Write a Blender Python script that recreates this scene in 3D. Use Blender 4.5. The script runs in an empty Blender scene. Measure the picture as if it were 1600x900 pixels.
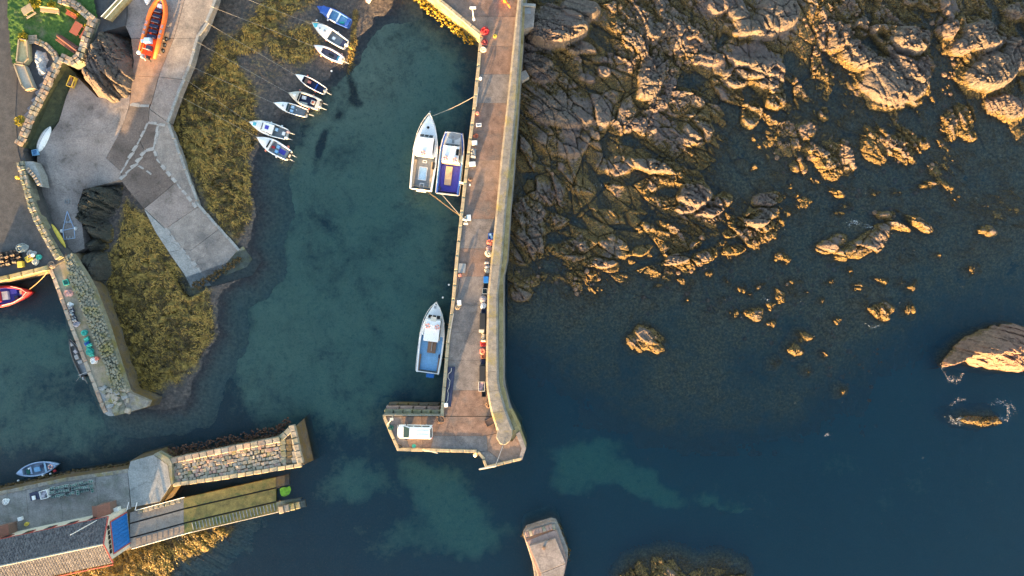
import bpy, math, random
import numpy as np
from mathutils import Vector, Matrix

# ------------------------------------------------------------------ camera, sky, sun, exposure
scn = bpy.context.scene
COL = scn.collection
H = 107.0                      # height of the drone above the low-tide water
S = 0.1                        # metres per photo pixel at the water
cam_d = bpy.data.cameras.new("camera")
cam = bpy.data.objects.new("camera", cam_d); COL.objects.link(cam)
cam.location = (0, 0, H); cam.rotation_euler = (0, 0, 0)
cam_d.sensor_width = 36.0; cam_d.lens = 36.0 * H / 160.0
cam_d.clip_start = 1.0; cam_d.clip_end = 2000.0
scn.camera = cam

SUN_EL = math.radians(5.5)
SUN_H = (-0.34, -0.94)         # horizontal direction towards the sun
SUN_ROT = math.atan2(SUN_H[0], SUN_H[1])
world = bpy.data.worlds.new("World"); scn.world = world; world.use_nodes = True
wn = world.node_tree; wn.nodes.clear()
sky = wn.nodes.new("ShaderNodeTexSky"); sky.sky_type = 'NISHITA'; sky.sun_disc = False
sky.sun_elevation = SUN_EL; sky.sun_rotation = SUN_ROT
sky.air_density = 1.0; sky.dust_density = 2.0; sky.ozone_density = 1.0
bg = wn.nodes.new("ShaderNodeBackground"); bg.inputs[1].default_value = 0.15
wo = wn.nodes.new("ShaderNodeOutputWorld")
wn.links.new(sky.outputs[0], bg.inputs[0]); wn.links.new(bg.outputs[0], wo.inputs[0])
sun_d = bpy.data.lights.new("sun", 'SUN'); sun_d.energy = 5.0; sun_d.angle = math.radians(0.6)
sun_d.color = (1.0, 0.60, 0.24)
sun = bpy.data.objects.new("sun", sun_d); COL.objects.link(sun)
sv = Vector((SUN_H[0] * math.cos(SUN_EL), SUN_H[1] * math.cos(SUN_EL), math.sin(SUN_EL)))
sun.rotation_euler = sv.to_track_quat('Z', 'Y').to_euler(); sun.location = (-40, -120, 60)
scn.view_settings.view_transform = 'Standard'; scn.view_settings.look = 'None'
scn.view_settings.exposure = 2.75; scn.view_settings.gamma = 1.0
scn.view_settings.use_curve_mapping = False
scn.cycles.use_denoising = True
scn.cycles.max_bounces = 6; scn.cycles.diffuse_bounces = 2; scn.cycles.glossy_bounces = 2
scn.cycles.transparent_max_bounces = 8; scn.cycles.volume_bounces = 0
scn.cycles.sample_clamp_indirect = 4.0

random.seed(7)
RNG = np.random.default_rng(11)

# ------------------------------------------------------------------ helpers
def W(px, py, z=0.0):
    """a point of the place: photo pixel at height z (camera looks straight down)"""
    k = S * (H - z) / H
    return ((px - 800.0) * k, (450.0 - py) * k, z)

def col4(c): return (c[0], c[1], c[2], 1.0)

MATS = {}
def mat(name, c1, c2=None, scale=1.0, rough=0.85, bump=0.0, bscale=None, c3=None, s3=0.3, t3=0.55, spec=0.3,
        detail=6.0, coord='Object', metal=0.0, contrast=0.18, bdist=0.05, crack=0.0, grain=0.16):
    """noise-mottled procedural material: c1/c2 fine mottling, c3 large stains"""
    if name in MATS: return MATS[name]
    m = bpy.data.materials.new(name); m.use_nodes = True
    nt = m.node_tree; N = nt.nodes; L = nt.links; N.clear()
    out = N.new("ShaderNodeOutputMaterial"); p = N.new("ShaderNodeBsdfPrincipled")
    L.new(p.outputs[0], out.inputs[0])
    p.inputs['Roughness'].default_value = rough; p.inputs['Metallic'].default_value = metal
    p.inputs['Specular IOR Level'].default_value = spec
    p.inputs['Base Color'].default_value = col4(c1)
    tc = N.new("ShaderNodeTexCoord")
    src = tc.outputs['Object']
    if coord == 'World':
        g = N.new("ShaderNodeNewGeometry"); src = g.outputs['Position']
    cur = None
    if c2 is not None:
        n = N.new("ShaderNodeTexNoise"); n.inputs['Scale'].default_value = scale; n.inputs['Detail'].default_value = detail
        n.inputs['Roughness'].default_value = 0.65; L.new(src, n.inputs['Vector'])
        r = N.new("ShaderNodeValToRGB"); r.color_ramp.elements[0].position = 0.5 - contrast; r.color_ramp.elements[1].position = 0.5 + contrast
        r.color_ramp.elements[0].color = col4(c1); r.color_ramp.elements[1].color = col4(c2)
        L.new(n.outputs['Fac'], r.inputs[0]); cur = r.outputs[0]
    if c3 is not None:
        n3 = N.new("ShaderNodeTexNoise"); n3.inputs['Scale'].default_value = s3; n3.inputs['Detail'].default_value = 8; n3.inputs['Roughness'].default_value = 0.7
        L.new(src, n3.inputs['Vector'])
        r3 = N.new("ShaderNodeValToRGB"); r3.color_ramp.elements[0].position = t3 - 0.07; r3.color_ramp.elements[1].position = t3 + 0.09
        L.new(n3.outputs['Fac'], r3.inputs[0])
        mx = N.new("ShaderNodeMix"); mx.data_type = 'RGBA'
        L.new(r3.outputs[0], mx.inputs[0])
        if cur is not None: L.new(cur, mx.inputs[6])
        else: mx.inputs[6].default_value = col4(c1)
        mx.inputs[7].default_value = col4(c3); cur = mx.outputs[2]
    if cur is not None and grain > 0:
        ng = N.new("ShaderNodeTexNoise"); ng.inputs['Scale'].default_value = max(5.0, scale * 7); ng.inputs['Detail'].default_value = 3; ng.inputs['Roughness'].default_value = 0.7
        L.new(src, ng.inputs['Vector'])
        rg = N.new("ShaderNodeMapRange"); rg.inputs[1].default_value = 0.3; rg.inputs[2].default_value = 0.7; rg.inputs[3].default_value = 1 - grain * 1.8; rg.inputs[4].default_value = 1 + grain * 1.5
        L.new(ng.outputs['Fac'], rg.inputs[0]); fac = rg.outputs[0]
        if crack > 0:
            nw = N.new("ShaderNodeTexNoise"); nw.inputs['Scale'].default_value = 0.6; nw.inputs['Detail'].default_value = 6; L.new(src, nw.inputs['Vector'])
            mv = N.new("ShaderNodeVectorMath"); mv.operation = 'MULTIPLY_ADD'; L.new(nw.outputs['Color'], mv.inputs[0]); mv.inputs[1].default_value = (3, 3, 0); L.new(src, mv.inputs[2])
            vo = N.new("ShaderNodeTexVoronoi"); vo.feature = 'DISTANCE_TO_EDGE'; vo.inputs['Scale'].default_value = crack * 0.5; L.new(mv.outputs[0], vo.inputs['Vector'])
            rc = N.new("ShaderNodeMapRange"); rc.inputs[1].default_value = 0.002; rc.inputs[2].default_value = 0.010; rc.inputs[3].default_value = 0.78; rc.inputs[4].default_value = 1.0; L.new(vo.outputs[0], rc.inputs[0])
            mm = N.new("ShaderNodeMath"); mm.operation = 'MULTIPLY'; L.new(fac, mm.inputs[0]); L.new(rc.outputs[0], mm.inputs[1]); fac = mm.outputs[0]
        vm = N.new("ShaderNodeVectorMath"); vm.operation = 'SCALE'; L.new(cur, vm.inputs[0]); L.new(fac, vm.inputs['Scale']); cur = vm.outputs[0]
    if cur is not None: L.new(cur, p.inputs['Base Color'])
    if bump > 0:
        nb = N.new("ShaderNodeTexNoise"); nb.inputs['Scale'].default_value = bscale or scale * 3; nb.inputs['Detail'].default_value = 5
        L.new(src, nb.inputs['Vector'])
        b = N.new("ShaderNodeBump"); b.inputs['Strength'].default_value = bump; b.inputs['Distance'].default_value = bdist
        L.new(nb.outputs['Fac'], b.inputs['Height']); L.new(b.outputs[0], p.inputs['Normal'])
    MATS[name] = m
    return m

ORG = {}
def tag(o, label=None, cat=None, group=None, kind=None):
    if label: o["label"] = label
    if cat: o["category"] = cat
    if group: o["group"] = group
    if kind: o["kind"] = kind
    return o

def thing(name, label, cat, loc=(0, 0, 0), rz=0.0, group=None, local=False):
    o = bpy.data.objects.new(name, None); COL.objects.link(o)
    o.empty_display_size = 0.3
    o.location = loc; o.rotation_euler = (0, 0, rz)
    ORG[o.name] = Vector((0, 0, 0)) if local else Vector(loc)
    return tag(o, label, cat, group)

class MB:
    def __init__(s): s.v = []; s.f = []
    def add(s, vs, fs):
        b = len(s.v); s.v.extend([tuple(p) for p in vs]); s.f.extend([tuple(i + b for i in f) for f in fs]); return s
    def box(s, c, d, rz=0.0, taper=1.0, rx=0.0, ry=0.0):
        hx, hy, hz = d[0] / 2, d[1] / 2, d[2] / 2
        pts = [(-hx, -hy, -hz), (hx, -hy, -hz), (hx, hy, -hz), (-hx, hy, -hz)] + \
              [(-hx * taper, -hy * taper, hz), (hx * taper, -hy * taper, hz), (hx * taper, hy * taper, hz), (-hx * taper, hy * taper, hz)]
        R = Matrix.Rotation(rz, 3, 'Z') @ Matrix.Rotation(ry, 3, 'Y') @ Matrix.Rotation(rx, 3, 'X')
        cv = Vector(c)
        s.add([R @ Vector(p) + cv for p in pts], [(3, 2, 1, 0), (4, 5, 6, 7), (0, 1, 5, 4), (1, 2, 6, 5), (2, 3, 7, 6), (3, 0, 4, 7)])
        return s
    def prism(s, top, bot):
        """top, bot: equal-length world polygons, clockwise or not"""
        n = len(top)
        a = sum(top[i][0] * top[(i + 1) % n][1] - top[(i + 1) % n][0] * top[i][1] for i in range(n))
        if a < 0: top = top[::-1]; bot = bot[::-1]
        fs = [tuple(range(n)), tuple(range(2 * n - 1, n - 1, -1))]
        fs += [(n + i, n + (i + 1) % n, (i + 1) % n, i) for i in range(n)]
        return s.add(list(top) + list(bot), fs)
    def tube(s, pts, r, n=6, caps=True):
        pts = [Vector(p) for p in pts]; rings = []
        for i, p in enumerate(pts):
            t = (pts[min(i + 1, len(pts) - 1)] - pts[max(i - 1, 0)]).normalized()
            up = Vector((0, 0, 1)) if abs(t.z) < 0.95 else Vector((1, 0, 0))
            a = t.cross(up).normalized(); b = a.cross(t)
            rr = r[i] if isinstance(r, (list, tuple)) else r
            rings.append([p + a * (rr * math.cos(2 * math.pi * k / n)) + b * (rr * math.sin(2 * math.pi * k / n)) for k in range(n)])
        return s.loft(rings, True, caps)
    def loft(s, rings, closed=True, caps=False):
        n = len(rings[0]); vs = [p for r in rings for p in r]; fs = []
        m = n if closed else n - 1
        for i in range(len(rings) - 1):
            for k in range(m):
                k2 = (k + 1) % n
                fs.append((i * n + k, i * n + k2, (i + 1) * n + k2, (i + 1) * n + k))
        if caps:
            fs.append(tuple(range(n - 1, -1, -1))); fs.append(tuple((len(rings) - 1) * n + k for k in range(n)))
        return s.add(vs, fs)
    def cyl(s, c, r, h, n=12, r2=None):
        r2 = r if r2 is None else r2
        return s.loft([[(c[0] + q * math.cos(2 * math.pi * k / n), c[1] + q * math.sin(2 * math.pi * k / n), c[2] + z) for k in range(n)]
                       for q, z in ((r, 0), (r2, h))], True, True)
    def ball(s, c, r, n=10, m=6, sz=1.0):
        rings = [[(c[0] + r * math.sin(math.pi * (j + .02) / (m + .04)) * math.cos(2 * math.pi * k / n), c[1] + r * math.sin(math.pi * (j + .02) / (m + .04)) * math.sin(2 * math.pi * k / n),
                   c[2] - sz * r * math.cos(math.pi * (j + .02) / (m + .04))) for k in range(n)] for j in range(m + 1)]
        return s.loft(rings, True, True)
    def torus(s, c, R, r, n=16, m=6, tilt=None):
        M3 = tilt or Matrix.Identity(3); cv = Vector(c); rings = []
        for i in range(n + 1):
            a = 2 * math.pi * i / n
            rings.append([M3 @ Vector(((R + r * math.cos(2 * math.pi * k / m)) * math.cos(a), (R + r * math.cos(2 * math.pi * k / m)) * math.sin(a), r * math.sin(2 * math.pi * k / m))) + cv for k in range(m)])
        return s.loft(rings, True)
    def obj(s, name, m, parent=None, smooth=False, bevel=0.0):
        me = bpy.data.meshes.new(name)
        off = ORG.get(parent.name, Vector((0, 0, 0))) if parent else Vector((0, 0, 0))
        me.from_pydata([(p[0] - off.x, p[1] - off.y, p[2] - off.z) for p in s.v], [], s.f)
        if m: me.materials.append(m)
        if smooth:
            me.shade_smooth() if hasattr(me, "shade_smooth") else None
        me.update()
        o = bpy.data.objects.new(name, me); COL.objects.link(o)
        if parent: o.parent = parent
        ORG[o.name] = off
        if bevel > 0:
            bv = o.modifiers.new("bevel", 'BEVEL'); bv.width = bevel; bv.segments = 2; bv.limit_method = 'ANGLE'
        return o

def pxpoly(pts, z): return [W(p[0], p[1], z) for p in pts]
def world_inset(top, d):
    """move a polygon outward by d metres"""
    n = len(top); a = sum(top[i][0] * top[(i + 1) % n][1] - top[(i + 1) % n][0] * top[i][1] for i in range(n))
    sg = 1 if a > 0 else -1; res = []
    for i in range(n):
        p0, p1, p2 = Vector(top[i - 1][:2]), Vector(top[i][:2]), Vector(top[(i + 1) % n][:2])
        e1 = (p1 - p0).normalized(); e2 = (p2 - p1).normalized()
        n1 = Vector((e1.y, -e1.x)) * sg; n2 = Vector((e2.y, -e2.x)) * sg
        b = (n1 + n2); b = b / max(0.35, b.length) if b.length > 1e-6 else n1
        k = d / max(0.5, b.dot(n1)); q = p1 + b * k
        res.append((q.x, q.y))
    return res
def prism_px(pts, z1, z0, batter=0.0):
    top = pxpoly(pts, z1)
    o = world_inset(top, batter) if batter else [(p[0], p[1]) for p in top]
    return MB().prism(top, [(q[0], q[1], z0) for q in o])

def copy_thing(root, loc, rz=0.0, label=None, group=None, scale=None):
    r = root.copy(); COL.objects.link(r); r.location = loc; r.rotation_euler = (0, 0, rz)
    if scale: r.scale = scale
    if label: r["label"] = label
    if group: r["group"] = group
    for ch in root.children:
        c = ch.copy(); COL.objects.link(c); c.parent = r
        for g in ch.children:
            d = g.copy(); COL.objects.link(d); d.parent = c
    return r

# ------------------------------------------------------------------ numeric noise for the terrain
def _hash(ix, iy, seed):
    h = (ix.astype(np.int64) * 374761393 + iy.astype(np.int64) * 668265263 + seed * 1442695041) & 0xFFFFFFFF
    h = ((h ^ (h >> 13)) * 1274126177) & 0xFFFFFFFF
    h = (h ^ (h >> 16)) & 0xFFFFFFFF
    h = (h * 2246822519) & 0xFFFFFFFF
    h = (h ^ (h >> 15)) & 0xFFFFFF
    return h / float(0x1000000)
def vnoise(x, y, seed=0):
    ix = np.floor(x); iy = np.floor(y); fx = x - ix; fy = y - iy
    fx = fx * fx * (3 - 2 * fx); fy = fy * fy * (3 - 2 * fy)
    a = _hash(ix, iy, seed); b = _hash(ix + 1, iy, seed); c = _hash(ix, iy + 1, seed); d = _hash(ix + 1, iy + 1, seed)
    return (a + (b - a) * fx) * (1 - fy) + (c + (d - c) * fx) * fy
def fbm(x, y, seed=0, octv=4, gain=0.5):
    t = 0; a = 1.0; n = 0
    for o in range(octv):
        t = t + a * (vnoise(x * 2 ** o, y * 2 ** o, seed + o * 17) - 0.5); n += a; a *= gain
    return t / n * 2
def facets(x, y, cell, seed, tilt, rnd):
    """jointed blocks: each Worley cell is a tilted plane; returns height and distance to the joint"""
    gx = x / cell; gy = y / cell; ix = np.floor(gx); iy = np.floor(gy)
    f1 = np.full(x.shape, 9.0); f2 = np.full(x.shape, 9.0); hh = np.zeros(x.shape)
    for dx in (-1, 0, 1):
        for dy in (-1, 0, 1):
            cx = ix + dx; cy = iy + dy
            jx = cx + 0.5 + (_hash(cx, cy, seed) - 0.5) * 0.95; jy = cy + 0.5 + (_hash(cx, cy, seed + 1) - 0.5) * 0.95
            d = np.hypot(gx - jx, gy - jy)
            ht = rnd * (_hash(cx, cy, seed + 2) - 0.5) * 2 + cell * tilt * ((gx - jx) * (_hash(cx, cy, seed + 3) - 0.5) * 2 + (gy - jy) * (_hash(cx, cy, seed + 4) - 0.5) * 2)
            near = d < f1
            f2 = np.where(near, f1, np.minimum(f2, d)); hh = np.where(near, ht, hh); f1 = np.where(near, d, f1)
    return hh, (f2 - f1) * cell
def polysdf(x, y, pts):
    """signed distance (metres), positive inside; pts in photo pixels at the water"""
    P = [W(p[0], p[1])[:2] for p in pts]; n = len(P)
    d = np.full(x.shape, 1e9); ins = np.zeros(x.shape, bool)
    for i in range(n):
        ax, ay = P[i]; bx, by = P[(i + 1) % n]
        ex, ey = bx - ax, by - ay; wx = x - ax; wy = y - ay
        t = np.clip((wx * ex + wy * ey) / (ex * ex + ey * ey + 1e-12), 0, 1)
        d = np.minimum(d, (wx - ex * t) ** 2 + (wy - ey * t) ** 2)
        c = (ay > y) != (by > y)
        with np.errstate(divide='ignore', invalid='ignore'):
            xi = ax + (y - ay) * ex / (ey if abs(ey) > 1e-9 else 1e-9)
        ins ^= c & (x < xi)
    return np.where(ins, 1, -1) * np.sqrt(d)
def sstep(a, b, x):
    t = np.clip((x - a) / (b - a), 0, 1); return t * t * (3 - 2 * t)

def grid_mesh(name, X, Y, Z, m, attrs=None, smooth=False, drop=None, parent=None):
    ny, nx = X.shape
    co = np.stack([X.ravel(), Y.ravel(), Z.ravel()], 1).astype(np.float32)
    i = np.arange(nx * ny).reshape(ny, nx)
    q = np.stack([i[:-1, :-1], i[:-1, 1:], i[1:, 1:], i[1:, :-1]], -1).reshape(-1, 4)
    if drop is not None:
        k = drop.ravel(); q = q[~(k[q].all(1))]
        used = np.zeros(nx * ny, bool); used[q.ravel()] = True
        re = np.cumsum(used) - 1; q = re[q]; co = co[used]
    else: used = np.ones(nx * ny, bool)
    me = bpy.data.meshes.new(name)
    me.vertices.add(len(co)); me.vertices.foreach_set("co", co.ravel())
    me.loops.add(q.size); me.loops.foreach_set("vertex_index", q.ravel().astype(np.int32))
    me.polygons.add(len(q)); me.polygons.foreach_set("loop_start", (np.arange(len(q)) * 4).astype(np.int32))
    me.polygons.foreach_set("use_smooth", np.full(len(q), smooth))
    me.update(calc_edges=True)
    for k, a in (attrs or {}).items():
        at = me.attributes.new(k, 'FLOAT', 'POINT'); at.data.foreach_set("value", a.ravel()[used].astype(np.float32))
    me.materials.append(m)
    o = bpy.data.objects.new(name, me); COL.objects.link(o)
    if parent: o.parent = parent
    return o
def grid_px(x0, x1, y0, y1, step):
    xs = np.arange((x0 - 800) * S, (x1 - 800) * S, step); ys = np.arange((450 - y1) * S, (450 - y0) * S, step)
    return np.meshgrid(xs, ys)
# ------------------------------------------------------------------ terrain materials
def node_mat(name):
    m = bpy.data.materials.new(name); m.use_nodes = True; nt = m.node_tree; nt.nodes.clear()
    MATS[name] = m
    return m, nt.nodes, nt.links
def ramp(N, L, src, stops):
    r = N.new("ShaderNodeValToRGB"); e = r.color_ramp.elements
    while len(e) < len(stops): e.new(0.5)
    for i, (p, c) in enumerate(stops):
        e[i].position = p; e[i].color = col4(c) if isinstance(c, tuple) else (c, c, c, 1)
    L.new(src, r.inputs[0]); return r.outputs[0]
def noise(N, L, vec, scale, detail=6, rough=0.6, dist=0.0):
    n = N.new("ShaderNodeTexNoise"); n.inputs['Scale'].default_value = scale; n.inputs['Detail'].default_value = detail
    n.inputs['Roughness'].default_value = rough; n.inputs['Distortion'].default_value = dist; L.new(vec, n.inputs['Vector']); return n.outputs['Fac']
def mixc(N, L, fac, a, b):
    m = N.new("ShaderNodeMix"); m.data_type = 'RGBA'
    for sock, v in ((m.inputs[0], fac), (m.inputs[6], a), (m.inputs[7], b)):
        if isinstance(v, tuple): sock.default_value = col4(v)
        elif isinstance(v, float): sock.default_value = v
        else: L.new(v, sock)
    return m.outputs[2]
def mth(N, L, op, a, b=None, clamp=False):
    m = N.new("ShaderNodeMath"); m.operation = op; m.use_clamp = clamp
    for i, v in enumerate((a, b)):
        if v is None: continue
        if isinstance(v, (int, float)): m.inputs[i].default_value = v
        else: L.new(v, m.inputs[i])
    return m.outputs[0]
def attr(N, name):
    a = N.new("ShaderNodeAttribute"); a.attribute_name = name; return a.outputs['Fac']
def finish(N, L, color, rough, heights, spec=0.3):
    p = N.new("ShaderNodeBsdfPrincipled"); o = N.new("ShaderNodeOutputMaterial"); L.new(p.outputs[0], o.inputs[0])
    if isinstance(color, tuple): p.inputs['Base Color'].default_value = col4(color)
    else: L.new(color, p.inputs['Base Color'])
    p.inputs['Roughness'].default_value = rough; p.inputs['Specular IOR Level'].default_value = spec
    prev = None
    for (h, st, di) in heights:
        b = N.new("ShaderNodeBump"); b.inputs['Strength'].default_value = st; b.inputs['Distance'].default_value = di
        L.new(h, b.inputs['Height'])
        if prev: L.new(prev, b.inputs['Normal'])
        prev = b.outputs[0]
    if prev: L.new(prev, p.inputs['Normal'])
    return p

def rock_material(name, tint=(1, 1, 1), weed_level=0.75, weed_amt=1.0):
    m, N, L = node_mat(name)
    g = N.new("ShaderNodeNewGeometry"); pos = g.outputs['Position']
    sep = N.new("ShaderNodeSeparateXYZ"); L.new(pos, sep.inputs[0]); z = sep.outputs[2]
    n1 = noise(N, L, pos, 0.22, 6, 0.6); n2 = noise(N, L, pos, 1.7, 8, 0.7); n3 = noise(N, L, pos, 6.0, 4, 0.6)
    t = lambda c: tuple(c[i] * tint[i] for i in range(3))
    base = ramp(N, L, n2, [(0.30, t((0.036, 0.033, 0.033))), (0.5, t((0.108, 0.094, 0.088))), (0.70, t((0.20, 0.168, 0.145)))])
    pink = mixc(N, L, ramp(N, L, n1, [(0.45, 0.0), (0.62, 0.75)]), base, t((0.125, 0.097, 0.097)))
    # barnacled / bleached upper rock
    up = mixc(N, L, mth(N, L, 'MULTIPLY', ramp(N, L, n3, [(0.5, 0.0), (0.68, 1.0)]), ramp(N, L, z, [(0.0, 0.0), (1.0, 0.35)])), pink, t((0.28, 0.245, 0.20)))
    # weed zone: low on the shore
    zz = mth(N, L, 'ADD', mth(N, L, 'ADD', z, mth(N, L, 'MULTIPLY', mth(N, L, 'SUBTRACT', n2, 0.5), 2.6)), mth(N, L, 'MULTIPLY', mth(N, L, 'SUBTRACT', n1, 0.52), 3.5))
    wz = ramp(N, L, mth(N, L, 'DIVIDE', zz, 4.0), [(max(0.0, weed_level - 0.22) / 4, 1.0 * weed_amt), (min(3.9, weed_level + 0.25) / 4, 0.0)])
    wcol = ramp(N, L, n3, [(0.36, (0.024, 0.018, 0.010)), (0.50, (0.095, 0.063, 0.021)), (0.64, (0.27, 0.175, 0.045))])
    c = mixc(N, L, wz, up, wcol)
    # permanently covered rock: paler growth and stones
    sub_ = ramp(N, L, noise(N, L, pos, 2.6, 6, 0.75), [(0.36, (0.035, 0.032, 0.022)), (0.5, (0.15, 0.115, 0.062)), (0.64, (0.34, 0.27, 0.16))])
    c = mixc(N, L, ramp(N, L, mth(N, L, 'ADD', mth(N, L, 'MULTIPLY', z, 1.0), 1.0), [(0.45, 0.85), (0.9, 0.0)]), c, sub_)
    c = mixc(N, L, ramp(N, L, mth(N, L, 'MULTIPLY', mth(N, L, 'ADD', z, 4.0), 0.25), [(0.36, 1.0), (0.70, 0.0)]), c, ramp(N, L, n3, [(0.35, (0.022, 0.030, 0.030)), (0.6, (0.05, 0.055, 0.045)), (0.78, (0.10, 0.095, 0.06))]))
    finish(N, L, c, 0.75, [(n2, 0.8, 0.4), (n3, 1.0, 0.16)], 0.35)
    return m
M_ROCK = rock_material("shore_rock", (1.04, 0.98, 0.92), 0.72, 0.92)
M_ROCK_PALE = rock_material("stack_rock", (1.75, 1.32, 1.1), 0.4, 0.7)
M_ROCK_LEFT = rock_material("harbour_rock", (0.42, 0.50, 0.46), 0.6, 0.9)

def seabed_material():
    m, N, L = node_mat("seabed")
    g = N.new("ShaderNodeNewGeometry"); pos = g.outputs['Position']
    k = attr(N, "kelp"); n1 = noise(N, L, pos, 0.16, 8, 0.68, 0.4); n2 = noise(N, L, pos, 1.1, 6, 0.7); n3 = noise(N, L, pos, 4.0, 3)
    f = mth(N, L, 'ADD', k, mth(N, L, 'MULTIPLY', mth(N, L, 'SUBTRACT', n1, 0.5), 1.3))
    f = mth(N, L, 'ADD', f, mth(N, L, 'MULTIPLY', mth(N, L, 'SUBTRACT', n2, 0.5), 0.9))
    sand = ramp(N, L, mth(N, L, 'ADD', mth(N, L, 'MULTIPLY', n2, .6), mth(N, L, 'MULTIPLY', n3, .4)), [(0.34, (0.10, 0.13, 0.11)), (0.45, (0.20, 0.25, 0.19)), (0.65, (0.29, 0.34, 0.25))])
    kelp = ramp(N, L, n3, [(0.35, (0.022, 0.030, 0.030)), (0.6, (0.05, 0.055, 0.045)), (0.78, (0.10, 0.095, 0.06))])
    c = mixc(N, L, ramp(N, L, f, [(0.3, 0.0), (0.68, 1.0)]), sand, kelp)
    finish(N, L, c, 0.95, [(n2, 0.5, 0.3)], 0.0)
    return m
def foreshore_material():
    m, N, L = node_mat("foreshore")
    g = N.new("ShaderNodeNewGeometry"); pos = g.outputs['Position']
    k = attr(N, "weed"); n1 = noise(N, L, pos, 0.35, 6, 0.65); n2 = noise(N, L, pos, 2.2, 6, 0.7); n3 = noise(N, L, pos, 7.0, 4, 0.7)
    mud = ramp(N, L, n2, [(0.34, (0.03, 0.026, 0.025)), (0.52, (0.085, 0.070, 0.064)), (0.68, (0.17, 0.135, 0.11))])
    mud = mixc(N, L, ramp(N, L, n1, [(0.42, 0.0), (0.6, 0.6)]), mud, (0.05, 0.052, 0.055))
    nm = noise(N, L, pos, 0.8, 5, 0.65)
    weed = ramp(N, L, mth(N, L, 'ADD', mth(N, L, 'MULTIPLY', nm, 0.45), mth(N, L, 'ADD', mth(N, L, 'MULTIPLY', n2, 0.3), mth(N, L, 'MULTIPLY', n3, 0.25))),
                [(0.38, (0.016, 0.012, 0.006)), (0.46, (0.085, 0.058, 0.016)), (0.53, (0.22, 0.145, 0.030)), (0.62, (0.43, 0.285, 0.070))])
    f = mth(N, L, 'ADD', k, mth(N, L, 'MULTIPLY', mth(N, L, 'SUBTRACT', n2, 0.5), 0.9))
    f = mth(N, L, 'ADD', f, mth(N, L, 'MULTIPLY', mth(N, L, 'SUBTRACT', n1, 0.5), 0.7))
    c = mixc(N, L, ramp(N, L, f, [(0.22, 0.0), (0.66, 1.0)]), mud, weed)
    sz = N.new("ShaderNodeSeparateXYZ"); L.new(pos, sz.inputs[0])
    c = mixc(N, L, ramp(N, L, mth(N, L, 'ADD', sz.outputs[2], 1.0), [(0.25, 0.9), (0.85, 0.0)]), c, ramp(N, L, n2, [(0.34, (0.055, 0.062, 0.055)), (0.5, (0.12, 0.14, 0.115)), (0.68, (0.19, 0.21, 0.165))]))
    finish(N, L, c, 0.7, [(n2, 0.6, 0.2), (n3, 0.8, 0.12)], 0.4)
    return m
M_SEABED = seabed_material(); M_FORE = foreshore_material()

def water_material():
    m, N, L = node_mat("sea_water")
    out = N.new("ShaderNodeOutputMaterial")
    g = N.new("ShaderNodeNewGeometry"); pos = g.outputs['Position']
    tr = N.new("ShaderNodeBsdfTransparent"); gl = N.new("ShaderNodeBsdfGlossy"); gl.inputs['Roughness'].default_value = 0.06
    fr = N.new("ShaderNodeFresnel"); fr.inputs['IOR'].default_value = 1.333
    n = noise(N, L, pos, 3.0, 6, 0.7); b = N.new("ShaderNodeBump"); b.inputs['Strength'].default_value = 0.6; b.inputs['Distance'].default_value = 0.17
    L.new(n, b.inputs['Height']); L.new(b.outputs[0], gl.inputs['Normal']); L.new(b.outputs[0], fr.inputs['Normal'])
    mx = N.new("ShaderNodeMixShader"); L.new(fr.outputs[0], mx.inputs[0]); L.new(tr.outputs[0], mx.inputs[1]); L.new(gl.outputs[0], mx.inputs[2])
    L.new(mx.outputs[0], out.inputs['Surface'])
    va = N.new("ShaderNodeVolumeAbsorption"); va.inputs['Color'].default_value = (0.30, 0.80, 0.86, 1); va.inputs['Density'].default_value = 0.26
    vs = N.new("ShaderNodeVolumeScatter"); vs.inputs['Color'].default_value = (0.10, 0.50, 1.0, 1); vs.inputs['Density'].default_value = 0.115
    ad = N.new("ShaderNodeAddShader"); L.new(va.outputs[0], ad.inputs[0]); L.new(vs.outputs[0], ad.inputs[1]); L.new(ad.outputs[0], out.inputs['Volume'])
    return m
M_WATER = water_material()

# ------------------------------------------------------------------ sea, seabed
KELP_LIGHT = [  # sandy patches (x, y, rx, ry, angle, strength) where the bottom shows pale green
    (925, 737, 58, 36, 15, 1.05), (985, 758, 70, 26, 20, 1.0), (950, 712, 40, 20, 0, .75), (1050, 785, 50, 17, 15, .8), (1130, 808, 32, 10, 0, .8), (1180, 816, 20, 8, 0, .7), (900, 765, 40, 22, 0, .7), (1140, 805, 60, 10, 8, .45), (690, 790, 85, 45, 40, .95), (735, 850, 60, 40, 20, .95), (560, 760, 70, 40, -10, .6), (640, 850, 90, 40, 0, .5),
    (540, 400, 110, 130, 20, .62), (600, 230, 60, 160, 12, .62), (520, 560, 150, 100, 0, .5), (560, 120, 60, 110, 20, .6), (420, 560, 110, 100, 0, .42), (640, 420, 50, 120, 0, .45),
    (440, 330, 60, 110, 10, .5), (690, 430, 40, 170, 8, .45), (430, 470, 80, 80, 0, .5), (620, 560, 90, 90, 0, .5), (480, 640, 120, 60, 0, .42), (60, 560, 110, 70, 0, .55), (100, 680, 120, 50, 0, .5), (60, 640, 90, 90, 0, .5), (640, 60, 90, 60, 30, .6), (1000, 560, 60, 30, 0, .22), (890, 660, 60, 60, 0, .25), (1200, 620, 90, 40, 0, .12),
    (1500, 260, 60, 30, 0, .25), (1400, 780, 220, 60, 0, .14), (1210, 245, 50, 45, 0, .45), (1450, 310, 100, 40, 0, .2), (1560, 380, 80, 60, 0, .18)]
WEED_LINE = [(556, 20), (552, 60), (545, 110), (552, 150), (535, 175), (510, 200), (495, 230), (488, 270)]
WEED_LINE2 = [(548, 158), (560, 163)]
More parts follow.
